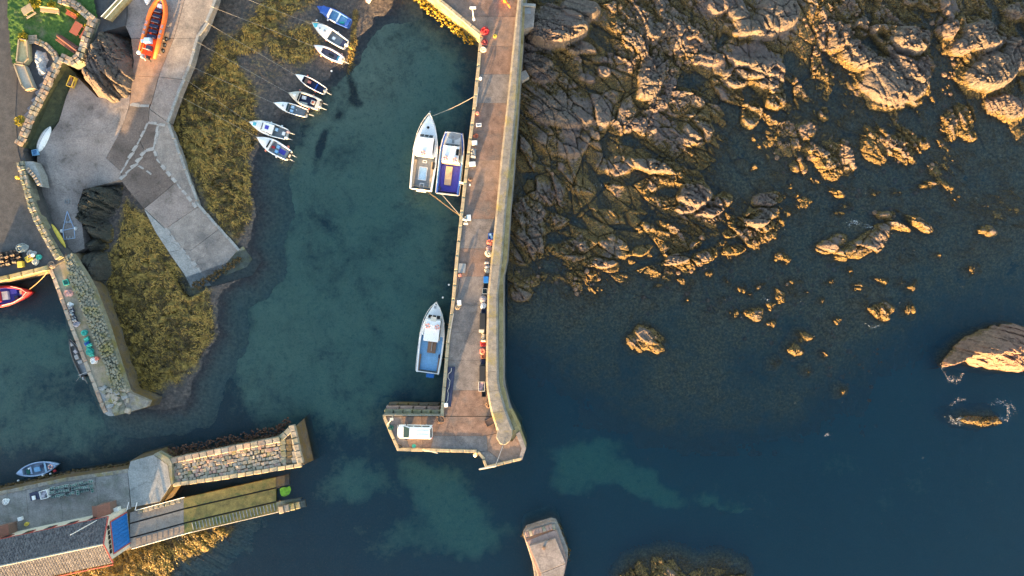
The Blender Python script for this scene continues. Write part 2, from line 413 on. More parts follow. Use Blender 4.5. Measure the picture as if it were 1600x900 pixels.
def seabed():
    X, Y = grid_px(-700, 2300, -700, 1600, 0.45)
    px = X / S + 800; py = 450 - Y / S
    qx, qy = px, py; px = px + 26 * fbm(X * .18, Y * .18, 301, 5, .75) + 12 * fbm(X * .7, Y * .7, 305, 2); py = py + 20 * fbm(X * .18, Y * .18, 302, 5, .75) + 12 * fbm(X * .7, Y * .7, 306, 2)
    sand = np.zeros(X.shape)
    for cx, cy, rx, ry, a, s in KELP_LIGHT:
        ca, sa = math.cos(math.radians(a)), math.sin(math.radians(a))
        u = ((px - cx) * ca + (py - cy) * sa) / rx; v = (-(px - cx) * sa + (py - cy) * ca) / ry
        sand = np.maximum(sand, s * np.clip(1.5 - np.hypot(u, v) * 1.05, 0, 1))
    HB = [(570, 10), (650, 20), (738, 90), (706, 400), (684, 620), (600, 635), (590, 700), (480, 680), (345, 640), (350, 520), (405, 420), (410, 260), (505, 130)]
    sand = np.maximum(sand, 0.66 * np.clip(polysdf((px - 800) * S, (450 - py) * S, HB) / 7.0 + 0.55, 0, 1))
    sand = np.maximum(sand, 0.55 * np.clip(polysdf((px - 800) * S, (450 - py) * S, [(-100, 470), (60, 490), (110, 560), (150, 660), (200, 690), (60, 715), (-100, 735)]) / 5.0 + 0.5, 0, 1))
    kelp = 0.92 - sand * 0.9; px, py = qx + 4 * fbm(X * .4, Y * .4, 303, 3), qy + 4 * fbm(X * .4, Y * .4, 304, 3)
    for ln in (WEED_LINE, WEED_LINE2):
        for (a, b) in zip(ln[:-1], ln[1:]):
            t = np.clip(((px - a[0]) * (b[0] - a[0]) + (py - a[1]) * (b[1] - a[1])) / ((b[0] - a[0]) ** 2 + (b[1] - a[1]) ** 2), 0, 1)
            d = np.hypot(px - a[0] - t * (b[0] - a[0]), py - a[1] - t * (b[1] - a[1]))
            kelp = np.maximum(kelp, (0.35 + 0.75 * vnoise(X * .5, Y * .5, 310)) * np.exp(-(d / 9.0) ** 2))
    # depth: shallow harbour head, deeper fairway and open water
    dep = 2.6 + 1.6 * sstep(650, 1000, px) * sstep(430, 620, py) + 1.6 * sstep(350, 700, px) * sstep(350, 700, py) - 0.9 * sand
    dep = dep - 1.9 * sstep(330, 60, py) * sstep(760, 560, px) * sstep(250, 350, px) - 0.5 * sstep(700, 400, px)
    dep = np.where(px > 790, dep - 1.1 * sstep(560, 380, py), dep)
    Z = -dep + 0.5 * fbm(X * 0.12, Y * 0.12, 5, 4) + kelp * 0.25 * fbm(X * 0.9, Y * 0.9, 9, 3)
    return tag(grid_mesh("seabed", X, Y, np.minimum(Z, -0.35), M_SEABED, {"kelp": kelp}, True), kind="structure")
seabed()
mb = MB(); mb.box((0, 0, -10), (2400, 2400, 20)); w = mb.obj("water", M_WATER); tag(w, kind="structure")

# ------------------------------------------------------------------ rocky shore (right half)
LAND = [[(790, -160), (1760, -160), (1760, 110), (1600, 138), (1560, 142), (1515, 145), (1497, 128), (1488, 100), (1472, 60), (1460, 95), (1456, 130), (1452, 165), (1420, 172), (1350, 176),
         (1335, 158), (1318, 130), (1310, 165), (1290, 175), (1280, 150), (1286, 110), (1272, 120), (1262, 165), (1232, 165), (1212, 210), (1192, 216), (1176, 180), (1150, 178), (1132, 196), (1146, 238), (1112, 250),
         (1118, 272), (1150, 328), (1180, 300), (1228, 292), (1236, 330), (1202, 366), (1130, 402), (1060, 424), (1000, 422), (960, 438), (905, 440), (868, 424), (838, 440), (820, 470), (790, 477)]]
POOLS = [(1082, 126, 24, 17, 0), (1050, 300, 28, 9, -4), (862, 415, 26, 13, 20), (945, 275, 10, 9, 0), (900, 345, 22, 8, 30), (870, 372, 18, 8, 0), (1015, 345, 20, 7, 30), (985, 215, 16, 10, 0), (830, 275, 12, 6, 0),
         (1095, 385, 40, 7, -25), (1010, 410, 30, 6, -20), (1165, 345, 22, 8, -30), (1235, 100, 12, 30, 10), (1380, 60, 12, 8, 0), (1555, 40, 8, 25, 0), (1290, 75, 8, 30, 0), (1130, 60, 10, 25, 40)]
MOUNDS = [  # (x, y, rx, ry, angle, height)
    (872, 52, 48, 26, -12, 3.2), (905, 20, 32, 22, 0, 2.2), (860, 30, 30, 20, 0, 1.6), (900, 75, 34, 12, 20, 1.4), (835, 90, 30, 26, 30, 1.2), (848, 118, 22, 14, 0, .7), (944, 114, 10, 11, 0, 1.1), (916, 125, 14, 8, 20, 1.0), (930, 95, 26, 7, 10, .8),
    (1015, 125, 20, 38, 22, 1.5), (1025, 165, 16, 12, 0, 1.0), (1090, 200, 26, 22, 0, 1.3), (1085, 215, 24, 12, 0, .8), (1210, 28, 34, 28, -30, 1.6), (1170, 50, 40, 14, 10, 1.3), (1150, 25, 18, 12, 0, .8), (1118, 12, 16, 14, 0, 1.), (1150, 125, 24, 16, 10, 1.2), (1105, 95, 22, 12, 0, .6),
    (1160, 100, 24, 8, 10, .9), (1172, 178, 16, 22, 0, 1.5), (1195, 120, 30, 24, 0, 1.3), (1210, 155, 18, 18, 0, 1.2), (1260, 205, 14, 14, 20, 1.0), (1288, 178, 10, 14, 0, 1.1), (1300, 60, 20, 26, 20, 1.1), (1340, 90, 36, 22, 35, 1.5), (1395, 130, 52, 40, 12, 1.9), (1420, 65, 30, 22, 0, 1.6),
    (1400, 160, 44, 14, -4, .9), (1350, 45, 20, 16, 0, .9), (1440, 110, 18, 24, 30, 1.3), (1475, 40, 14, 24, 0, 1.2), (1530, 60, 34, 26, -10, 1.3), (1545, 115, 48, 26, -20, 2.0), (1590, 90, 30, 30, -30, 1.8), (1500, 75, 20, 12, -30, 1.4), (1590, 20, 26, 16, 0, 1.2), (1455, 8, 24, 10, 0, .9), (1420, 5, 12, 8, 0, .8),
    (1015, 262, 36, 12, 25, 1.5), (960, 260, 30, 18, 0, .8), (880, 225, 46, 22, 8, .8), (905, 290, 30, 16, 30, .7), (850, 300, 30, 22, 15, .7), (820, 245, 18, 30, -20, .6), (826, 330, 26, 26, 30, .7), (860, 260, 20, 16, 0, .5), (1085, 305, 26, 22, -30, 1.6), (1075, 325, 20, 12, -20, 1.1), (1112, 332, 28, 8, -25, 1.2), (1130, 312, 16, 12, 0, 1.2),
    (950, 340, 30, 12, 30, .9), (1000, 345, 26, 16, 35, 1.0), (950, 390, 32, 14, 20, 1.0), (935, 410, 28, 8, 0, 1.1), (965, 380, 20, 10, 40, .9), (1000, 390, 46, 9, -35, .9), (1055, 405, 20, 8, -20, 1.1), (1100, 400, 24, 12, -15, 1.1), (1140, 365, 12, 9, 0, 1.2), (1185, 340, 36, 14, -22, 1.6), (1200, 310, 28, 12, -15, 1.2), (1085, 383, 12, 7, -10, 1.), (1150, 390, 24, 8, -15, .9),
    (890, 390, 36, 16, 10, .7), (830, 370, 24, 24, 0, .8), (815, 400, 22, 14, 0, .6), (815, 455, 20, 16, 0, 1.0), (830, 440, 26, 10, -20, .8), (880, 175, 60, 26, 5, 1.0), (945, 170, 30, 30, 0, .8), (985, 60, 30, 40, 0, .6), (1045, 60, 26, 26, 0, .6), (1000, 200, 30, 14, 0, .7)]
ISLETS = [(1572, 168, 34, 17, 8, 1.7), (1494, 192, 24, 30, 30, 1.6), (1512, 212, 14, 10, 10, 1.0), (1368, 222, 26, 34, -35, 1.5), (1412, 226, 26, 30, -30, 1.4), (1440, 225, 12, 14, 0, 1.0), (1278, 240, 24, 12, 30, 1.5), (1296, 262, 24, 16, 40, 1.5), (1322, 248, 14, 26, -20, 1.4), (1242, 262, 13, 11, 0, .7),
          (1300, 380, 22, 11, -20, 1.4), (1340, 390, 34, 14, -15, 1.5), (1368, 368, 26, 12, -30, 1.1), (1318, 326, 17, 11, -10, 1.0), (1308, 305, 14, 6, 40, .7), (1382, 338, 18, 7, -10, 1.2), (1398, 352, 22, 6, 20, 1.0), (1438, 349, 22, 8, 22, 1.2), (1448, 291, 15, 6, -10, .9)]
def ell(px, py, cx, cy, rx, ry, a):
    ca, sa = math.cos(math.radians(a)), math.sin(math.radians(a))
    return np.hypot(((px - cx) * ca + (py - cy) * sa) / rx, (-(px - cx) * sa + (py - cy) * ca) / ry)
def rock_detail(X, Y, seed=3, big=3.5, amp=1.0):
    """jointed, bedded rock: tilted blocks with sharp joints, ledges and broken surfaces"""
    wx = X + 0.55 * fbm(X * 0.22, Y * 0.22, seed, 3, .4) + 0.10 * fbm(X * 1.4, Y * 1.4, seed + 60, 2); wy = Y + 0.55 * fbm(X * 0.22, Y * 0.22, seed + 50, 3, .4) + 0.10 * fbm(X * 1.4, Y * 1.4, seed + 61, 2)
    th = -0.65 + 0.8 * fbm(X * 0.025, Y * 0.025, seed + 7, 2)
    u = wx * np.cos(th) + wy * np.sin(th); v = -wx * np.sin(th) + wy * np.cos(th)
    h0, j0 = facets(u * 0.8, v * 1.2, big * 2.1, seed + 71, 0.10, 0.42)
    h1, j1 = facets(u * 0.6, v * 1.45, big, seed + 1, 0.26, 0.40)
    h2, j2 = facets(u * 0.65 + 7, v * 1.4, big * 0.36, seed + 11, 0.36, 0.20)
    h3, j3 = facets(wx * 1.1, wy + 3, big * 0.14, seed + 21, 0.55, 0.10)
    rough = sstep(0.28, 0.55, vnoise(X * 0.16, Y * 0.16, seed + 81))          # some blocks stay smooth slabs, others are shattered
    h = 0.7 * h0 + 0.8 * h1 + (0.35 + 0.6 * rough) * h2 + (0.3 + 0.8 * rough) * h3
    q = h / 0.34; fr = q - np.floor(q); ter = (np.floor(q) + sstep(0.55, 0.95, fr)) * 0.34
    h = 0.45 * h + 0.55 * ter
    cr = -0.45 * np.exp(-j0 / 0.25) - 0.45 * np.exp(-j1 / 0.13) - (0.12 + 0.14 * rough) * np.exp(-j2 / 0.08) - 0.08 * rough * np.exp(-j3 / 0.06)
    return amp * (h + cr + 0.05 * fbm(X * 2.4, Y * 2.4, seed + 31, 3) + 0.05 * rough * fbm(X * 5, Y * 5, seed + 33, 2))
REEF = [(790, -150), (790, 490), (850, 540), (930, 640), (1040, 690), (1180, 690), (1300, 640), (1400, 560), (1460, 480), (1560, 470), (1640, 420), (1760, 380), (1760, -150)]
def shore_height(X, Y):
    px = X / S + 800; py = 450 - Y / S
    wpx = px + 9 * fbm(X * 0.22, Y * 0.22, 41, 4); wpy = py + 9 * fbm(X * 0.22, Y * 0.22, 42, 4)
    sd = np.full(X.shape, -1e9)
    for P in LAND: sd = np.maximum(sd, polysdf((wpx - 800) * S, (450 - wpy) * S, P))
    rf = polysdf((wpx - 800) * S, (450 - wpy) * S, REEF)
    reef = -0.72 + 0.42 * sstep(420, 250, py) + 0.95 * fbm(X * 0.16, Y * 0.16, 45, 4) + 0.35 * fbm(X * 0.9, Y * 0.9, 46, 3) - 0.9 * sstep(430, 620, py) - np.clip(7 - rf, 0, 30) * 0.12
    base = np.where(sd > 0, 0.08 + 0.30 * (1 - np.exp(-sd / 3.0)), np.maximum(np.maximum(0.08 + sd * 0.40, reef), -3.6))
    base = base + np.where(sd > 0, 0.35 * sstep(330, -60, py) * np.clip(sd / 4, 0, 1), 0)
    wl = np.clip(sd * 0.4 + 1.0, 0.0, 1)
    wpx2 = px + 4 * fbm(X * 0.35, Y * 0.35, 43, 3); wpy2 = py + 4 * fbm(X * 0.35, Y * 0.35, 44, 3)
    for cx, cy, rx, ry, a in POOLS:
        e = ell(wpx2, wpy2, cx, cy, rx, ry, a); base = base - 1.3 * np.clip(1.25 - e, 0, 1)
    md = np.zeros(X.shape)
    for cx, cy, rx, ry, a, h in MOUNDS:
        e = ell(wpx2, wpy2, cx, cy, rx * 1.1, ry * 1.1, a)
        e = np.maximum(e, 0.86 * np.maximum(np.abs(wpx2 - cx) / rx, np.abs(wpy2 - cy) / ry)); md = np.maximum(md, 0.85 * h * sstep(1.04, 0.72, e) * (1 + 0.36 * np.clip((wpy2 - cy) / ry, -1, 1)))
    isl = np.full(X.shape, -9.0)
    for cx, cy, rx, ry, a, h in ISLETS:
        e = ell(wpx2, wpy2, cx, cy, rx, ry, a); isl = np.maximum(isl, (1.05 - e) * h * 1.5 + 0.05)
        wl = np.maximum(wl, np.clip(2.2 - e * 1.3, 0, 1))
    isl = np.where(isl > 0, np.minimum(isl, 0.45 + isl * 0.35), isl * 1.0)
    h = np.maximum(base + md, isl)
    deep = sstep(-0.3, -1.4, h)
    return h + rock_detail(X, Y) * (0.5 + 0.5 * wl) * (1 - 0.75 * deep)
X, Y = grid_px(793, 1730, -130, 720, 0.13)
Z = shore_height(X, Y)
PX = X / S + 800
Z = np.where(PX < 800, np.minimum(Z, 2.2), Z)
tag(grid_mesh("rocky_shore", X, Y, Z, M_ROCK, None, False, drop=Z < -3.0), kind="structure")
del X, Y, Z, PX
# ------------------------------------------------------------------ weedy harbour foreshore (left)
def gauss_poly(X, Y, pts, soft=1.2):
    return np.clip(polysdf(X, Y, pts) / soft * 0.5 + 0.5, 0, 1)
FORE = [(330, -90), (660, -90), (640, -40), (606, 12), (580, 26), (560, 48), (545, 85), (505, 116), (450, 166), (408, 214), (388, 262), (390, 300), (396, 345), (384, 380), (398, 412), (380, 432), (345, 450), (336, 470),
        (338, 520), (318, 562), (302, 590), (288, 632), (240, 636), (195, 640), (120, 470), (100, 400), (100, -90)]
WEEDS = [([(262, 198), (290, 160), (312, 130), (335, 92), (372, 96), (398, 150), (402, 205), (388, 250), (392, 300), (388, 345), (370, 372), (345, 345), (318, 300), (285, 240)], 1.0),
         ([(300, 150), (318, 112), (350, 60), (375, 80), (380, 130), (330, 150)], .8), ([(360, 110), (420, 60), (470, 30), (510, 60), (480, 110), (420, 150), (385, 170)], .25), ([(345, 78), (372, 58), (398, 22), (440, -20), (480, -40), (500, 0), (440, 40), (420, 70), (380, 90)], 0.85), ([(425, 50), (480, 40), (500, 70), (490, 95), (455, 105), (425, 95)], 0.72), ([(410, 40), (445, 60), (440, 100), (420, 90)], .6),
         ([(205, 320), (232, 340), (262, 395), (292, 440), (325, 455), (334, 520), (310, 560), (282, 596), (235, 612), (212, 590), (190, 520), (168, 450), (178, 400), (195, 360)], 1.0),
         ([(180, 450), (240, 470), (230, 560), (205, 580)], .9)]
X, Y = grid_px(95, 660, -90, 690, 0.14)
PX = X / S + 800; PY = 450 - Y / S
wx = X + 0.9 * fbm(X * 0.4, Y * 0.4, 71, 4); wy = Y + 0.9 * fbm(X * 0.4, Y * 0.4, 72, 4)
sd = polysdf(wx, wy, FORE)
Z = np.where(sd > 0, 0.08 + np.minimum(sd * 0.055, 1.0), np.maximum(0.08 + sd * (0.22 + 0.12 * sstep(250, 420, PY)), -3.2))
weed = np.zeros(X.shape)
for P, s_ in WEEDS: weed = np.maximum(weed, s_ * gauss_poly(wx, wy, P, 1.6))
weed = np.where(sd < 0, weed * np.clip(1 + sd * 0.4, 0, 1), weed)
hb, jb = facets(wx, wy, 1.1, 73, 0.25, 0.10); hs, js = facets(wx + 5, wy, 0.42, 74, 0.3, 0.05)
Z = Z + weed * (0.16 + 1.5 * hb + 1.2 * hs + 0.34 * fbm(X * 1.5, Y * 1.5, 75, 4) - 0.10 * np.exp(-jb / 0.2)) + (1 - weed) * (0.05 * fbm(X * 1.2, Y * 1.2, 76, 4) + 0.3 * hs * 0.5)
SLIPO = [(188, 282), (166, 247), (186, 210), (203, 163), (192, -80), (360, -80), (335, 4), (308, 60), (277, 150), (262, 192), (312, 322), (374, 390), (396, 405), (386, 420), (322, 438), (298, 452), (244, 364)]
YARDO = [(118, 118), (203, 148), (203, 163), (186, 210), (166, 247), (190, 268), (187, 281), (130, 292), (122, 320), (128, 350), (132, 388), (102, 384), (58, 238)]
sdS = polysdf(X, Y, SLIPO); ss = ((PX - 250) * 100 + (PY - 150) * 275) / 292.6
zsl = np.where(ss > 0, 3.2 - 3.35 * ss / 292.6, 3.2)
Z = np.where(sdS > -1.2, np.minimum(Z, zsl - 0.25 + np.maximum(-sdS, 0) * .15), Z)
sdS = polysdf(X, Y, YARDO); Z = np.where(sdS > -.3, np.minimum(Z, 1.2), Z)
# little scatter of stones in the mud
hp, jp = facets(X, Y, 0.8, 77, 0.0, 1.0)
Z = Z + (1 - weed) * 0.10 * np.clip(hp - 0.75, 0, 1) * 4 * np.clip(jp * 3, 0, 1) * (sd > -6)
# the old causeway of stones that runs out below the moorings
for (a, b) in zip(WEED_LINE[:-1], WEED_LINE[1:]):
    t = np.clip(((PX - a[0]) * (b[0] - a[0]) + (PY - a[1]) * (b[1] - a[1])) / ((b[0] - a[0]) ** 2 + (b[1] - a[1]) ** 2), 0, 1)
    d = np.hypot(PX - a[0] - t * (b[0] - a[0]), PY - a[1] - t * (b[1] - a[1]))
    weed = np.maximum(weed, 0.9 * np.exp(-(d / 5) ** 2) * (PY < 150))
tag(grid_mesh("foreshore", X, Y, Z, M_FORE, {"weed": weed}, False, drop=Z < -1.5), kind="structure")
def strands(X, Y, Z, weed, n, seed, bright, name, label, flow=-0.7):
    """draped weed fronds, far too many to count"""
    rg = np.random.default_rng(seed); ny, nx = X.shape; iy = rg.integers(2, ny - 2, n * 6); ix = rg.integers(2, nx - 2, n * 6)
    x0 = X[iy, ix]; y0 = Y[iy, ix]; cl = vnoise(x0 * .9, y0 * .9, seed + 3) * .6 + vnoise(x0 * .25, y0 * .25, seed + 4) * .4
    ok = (weed[iy, ix] > .45) & (Z[iy, ix] > -.35) & ((cl > .5) if bright else (cl < .56)); iy, ix = iy[ok][:n], ix[ok][:n]; m = len(ix)
    x0 = X[iy, ix] + rg.uniform(-.07, .07, m); y0 = Y[iy, ix] + rg.uniform(-.07, .07, m); z0 = Z[iy, ix] + rg.uniform(.02, .14, m)
    a = flow + 1.3 * fbm(x0 * .35, y0 * .35, seed + 5, 3) * 2 + rg.normal(0, .6, m); ln = rg.uniform(.25, .75, m); w = rg.uniform(.03, .08, m)
    dx, dy = np.cos(a), np.sin(a); nxv, nyv = -dy, dx
    V = np.empty((m, 5, 3)); V[:, 0] = np.stack([x0 - nxv * w * .5, y0 - nyv * w * .5, z0 - .05], 1); V[:, 1] = np.stack([x0 + nxv * w * .5, y0 + nyv * w * .5, z0 - .05], 1)
    V[:, 2] = np.stack([x0 + dx * ln * .5 + nxv * w, y0 + dy * ln * .5 + nyv * w, z0 + .05], 1); V[:, 3] = np.stack([x0 + dx * ln * .5 - nxv * w, y0 + dy * ln * .5 - nyv * w, z0 + .05], 1); V[:, 4] = np.stack([x0 + dx * ln, y0 + dy * ln, z0 - .08], 1)
    b = (np.arange(m) * 5)[:, None]; F = [tuple(q) for q in (b + np.array([[0, 1, 2, 3]])).tolist()] + [tuple(q) for q in (b + np.array([[3, 2, 4]])).tolist()]
    me = bpy.data.meshes.new(name); me.from_pydata(V.reshape(-1, 3).tolist(), [], F)
    me.materials.append(mat("frond_bright", (0.17, 0.108, 0.022), (0.47, 0.305, 0.075), 1.4, coord='World', rough=.55, grain=.1) if bright else mat("frond_dark", (0.022, 0.017, 0.008), (0.10, 0.07, 0.02), 1.4, coord='World', rough=.5, grain=.1)); me.update()
    o = bpy.data.objects.new(name, me); COL.objects.link(o); tag(o, label, "seaweed", kind="stuff")
strands(X, Y, Z, weed, 26000, 61, True, "seaweed", "golden bladder wrack draped over the harbour foreshore")
strands(X, Y, Z, weed, 16000, 62, False, "seaweed", "dark wet weed lying between the golden wrack on the foreshore")
del X, Y, PX, PY, wx, wy, sd, Z, weed, hb, jb, hs, js, hp, jp

def rock_patch(name, poly, zb, h, m, seed, label, cat="rock", group=None, step=0.16, edge=1.1, amp=0.8, skirt=1.6, big=3.0, lean=0.0):
    xs = [p[0] for p in poly]; ys = [p[1] for p in poly]
    X, Y = grid_px(min(xs) - 20 + 40 * (zb > 2), max(xs) + 40, min(ys) - 20, max(ys) + 40, step)
    wx = X + 0.5 * fbm(X * 0.6, Y * 0.6, seed + 90, 3); wy = Y + 0.5 * fbm(X * 0.6, Y * 0.6, seed + 91, 3)
    kk = (H - zb - h * .5) / H
    sd = polysdf(wx / kk, wy / kk, poly)
    hh = h * (1 + lean * (Y - Y.mean()) / (np.ptp(Y) / 2)) 
    Z = zb + np.where(sd > 0, hh * (1 - np.exp(-sd / edge)), sd * skirt) + amp * rock_detail(X, Y, seed, big) * np.clip(sd / 0.8 + 0.8, 0, 1)
    cx, cy = X.mean(), Y.mean()
    o = grid_mesh(name, X - cx, Y - cy, Z, m, None, False, drop=sd < -1.3)
    o.location = (cx, cy, 0)
    return tag(o, label, cat, group)
def oval(cx, cy, rx, ry, a=0, n=14):
    ca, sa = math.cos(math.radians(a)), math.sin(math.radians(a)); out = []
    for k in range(n):
        t = 2 * math.pi * k / n; r = 1 + 0.16 * math.sin(3 * t + cx) + 0.1 * math.sin(5 * t + cy)
        u, v = rx * r * math.cos(t), ry * r * math.sin(t)
        out.append((cx + u * ca - v * sa, cy + u * sa + v * ca))
    return out
# sea rocks: every one that breaks the surface is a thing
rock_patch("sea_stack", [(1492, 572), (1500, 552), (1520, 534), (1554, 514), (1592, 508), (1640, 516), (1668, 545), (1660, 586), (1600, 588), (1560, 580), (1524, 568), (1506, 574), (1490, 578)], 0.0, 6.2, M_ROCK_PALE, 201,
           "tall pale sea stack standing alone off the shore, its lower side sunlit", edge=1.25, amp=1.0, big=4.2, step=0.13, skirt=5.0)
rock_patch("sea_rock", [(1497, 655), (1512, 648), (1540, 650), (1565, 652), (1572, 660), (1545, 667), (1515, 664)], 0.0, 0.8, M_ROCK, 205, "low orange weed-covered reef ringed with white foam below the sea stack", edge=.6, skirt=2.5)
rock_patch("sea_rock", oval(1012, 532, 29, 22, 12), 0.0, 1.3, M_ROCK, 206, "large round weed-covered boulder alone in the dark water off the shore", edge=1.2)
BIG = [((1380, 487), (20, 16), 1.0, "broad layered rock above the water, below the last reef"), ((1427, 483), (9, 9), .9, "small bright rock just right of the broad layered rock"),
       ((1224, 402), (11, 11), 1.1, "rounded pale boulder in the water at the end of the rocky point"), ((1258, 529), (13, 8), .9, "upper of two small sunlit rocks beneath the scattered boulders"),
       ((1245, 547), (11, 8), .8, "lower of two small sunlit rocks beneath the scattered boulders"), ((1220, 463), (9, 12), .9, "narrow sunlit rock among the scattered boulders off the point"),
       ((1545, 358), (13, 9), .8, "lone small golden rock near the right edge of the sea"), ((1180, 490), (14, 10), .5, "flat brown weed-covered rock awash off the point"),
       ((1470, 282), (7, 6), .9, "tiny rounded rock beside the thin slanting reef"), ((1343, 448), (9, 6), .7, "small weedy rock below the double reef"), ((1380, 438), (11, 6), .7, "thin golden rock below the double reef"),
       ((1208, 478), (8, 7), .6, "small bright-tipped rock touching the narrow sunlit rock"), ((1525, 420), (12, 8), .35, "brown weed-covered rock awash below the lone golden rock")]
for i, (c, r, h, lb) in enumerate(BIG):
    rock_patch("sea_rock", oval(c[0], c[1], r[0], r[1], 20 * math.sin(i * 2.1)), 0.0, h, M_ROCK, 210 + i * 7, lb, group="rocks standing out of the open water", edge=0.5, step=0.13, big=1.8, amp=.7)
rock_patch("sea_rock", [(968, 905), (985, 885), (1020, 872), (1050, 868), (1085, 880), (1130, 876), (1165, 890), (1180, 930), (1060, 960), (975, 940)], -0.15, 0.9, M_ROCK, 330, "dark weedy reef at the bottom edge of the picture", edge=1.5)
SMALL = [(1110, 428, 9, 5), (1138, 440, 6, 5), (1160, 452, 7, 6), (1172, 462, 5, 5), (1190, 445, 6, 5), (1236, 442, 7, 6), (1262, 455, 6, 5), (1128, 470, 6, 5), (1148, 492, 8, 6), (1205, 505, 7, 5), (1285, 470, 6, 5), (1300, 440, 8, 5), (1330, 425, 6, 5), (1290, 555, 6, 5), (1215, 570, 7, 5),
         (1266, 580, 5, 4), (1062, 438, 10, 5), (1030, 446, 8, 4), (940, 452, 9, 5), (922, 462, 6, 4), (1075, 470, 6, 5), (1412, 440, 7, 5), (1430, 446, 8, 6), (1470, 400, 7, 5), (1310, 500, 6, 5), (1320, 612, 6, 4), (1402, 300, 8, 5), (1366, 300, 7, 5), (1180, 262, 6, 5), (1260, 320, 7, 6)]
for i, (cx, cy, rx, ry) in enumerate(SMALL):
    rock_patch("awash_rock", oval(cx, cy, rx, ry, 25 * math.sin(i * 1.7)), -0.12, 0.62 + 0.2 * math.sin(i * 2.3), M_ROCK, 600 + i * 5, "small weed-fringed boulder just awash among the scattered rocks off the shore", group="small boulders awash off the shore", edge=0.4, step=0.14, big=1.2, amp=.6)
# left-hand outcrops
rock_patch("rock_outcrop", [(132, 125), (124, 100), (134, 62), (158, 38), (182, 58), (202, 84), (206, 118), (192, 146), (165, 155), (142, 148)], 3.0, 3.6, M_ROCK, 401, "craggy outcrop between the concrete yard and the grass terrace", edge=1.0, amp=1.0, big=4.5, skirt=3)
rock_patch("rock_outcrop", [(118, 312), (126, 292), (150, 286), (178, 292), (172, 318), (158, 330), (150, 345), (160, 352), (158, 372), (136, 374), (120, 352), (116, 330)], 1.4, 2.4, M_ROCK_LEFT, 405, "dark green-topped rocks beside the boat trailer", edge=.9, amp=1.0, big=3.4)
rock_patch("rock_outcrop", [(128, 378), (150, 372), (158, 386), (140, 392)], 1.2, 1.6, M_ROCK_LEFT, 409, "small dark ledge of rock between two larger outcrops", edge=.6, amp=.6)
rock_patch("rock_outcrop", [(112, 402), (136, 394), (158, 398), (160, 420), (148, 442), (132, 438)], 1.2, 2.6, M_ROCK_LEFT, 413, "dark round-backed rock against the root of the stone jetty", edge=1.0, amp=1.1, big=2.4)
# weedy shore under the lifeboat slip
M_WEEDROCK = rock_material("weed_rock", (1.1, 1.0, 0.8), 1.7, 1.0)
X, Y = grid_px(-60, 420, 800, 1010, 0.14)
wx = X + 0.8 * fbm(X * 0.5, Y * 0.5, 81, 3); wy = Y + 0.8 * fbm(X * 0.5, Y * 0.5, 82, 3)
sd = polysdf(wx, wy, [(-80, 850), (190, 846), (240, 836), (300, 826), (362, 824), (352, 838), (325, 858), (295, 872), (268, 892), (240, 940), (200, 1010), (-80, 1040)])
Z = np.where(sd > 0, 0.1 + np.minimum(sd * 0.16, 1.0), np.maximum(sd * 0.5, -3)) + 0.55 * rock_detail(X, Y, 83, 2.4) + .15 * fbm(X * 1.4, Y * 1.4, 84, 4)
weed = np.clip(sd / 2 + 0.7, 0, 1) * 0.95
strands(X, Y, Z, weed, 7000, 63, True, "seaweed", "golden wrack on the rocks below the lifeboat slip", -1.0)
strands(X, Y, Z, weed, 4000, 64, False, "seaweed", "dark weed among the wrack below the lifeboat slip", -1.0)
tag(grid_mesh("slip_foreshore", X, Y, Z, M_FORE, {"weed": weed}, False, drop=Z < -2.2), kind="structure")
del X, Y, wx, wy, sd, Z, weed
# loose boulders and cobbles on the sea floor and in the gullies: far too many to count
def loose_boulders():
    mb = MB(); rr = random.Random(5)
    spots = [(1230, 480, 130, 90, 190), (1100, 450, 120, 40, 60), (1080, 70, 50, 40, 150), (1290, 60, 40, 50, 120), (1380, 280, 110, 60, 130), (1240, 230, 60, 40, 60), (1330, 560, 80, 60, 50), (1480, 120, 20, 60, 50), (900, 440, 80, 30, 60)]
    for cx, cy, rx, ry, n in spots:
        for k in range(n):
            px = rr.gauss(cx, rx * .55); py = rr.gauss(cy, ry * .55); r = rr.choice((.1, .12, .14, .18, .24, .36)) * rr.uniform(.7, 1.3)
            xx = np.array([[(px - 800) * S]]); yy = np.array([[(450 - py) * S]])
            z = max(float(shore_height(xx, yy)[0, 0]), -1.0 - rr.random() * 0.9)
            c = Vector((xx[0, 0], yy[0, 0], z + r * 0.2)); vs = []
            for j in range(3):
                ph = (-0.5, 0.15, 0.75)[j]; q = (0.85, 1.0, 0.55)[j]
                for t in range(6):
                    a = t * math.pi / 3 + j * .5; w_ = r * q * rr.uniform(.75, 1.2)
                    vs.append(c + Vector((w_ * math.cos(a), w_ * math.sin(a), r * ph)))
            fs = [(j * 6 + t, j * 6 + (t + 1) % 6, (j + 1) * 6 + (t + 1) % 6, (j + 1) * 6 + t) for j in range(2) for t in range(6)] + [tuple(range(12, 18))]
            mb.add(vs, fs)
    m = mat("cobble", (0.06, 0.045, 0.036), (0.22, 0.145, 0.10), 1.5, coord='World', bump=.3)
    tag(mb.obj("boulders", m), "loose cobbles and boulders strewn over the gullies and sea floor", "boulders", kind="stuff")
loose_boulders()

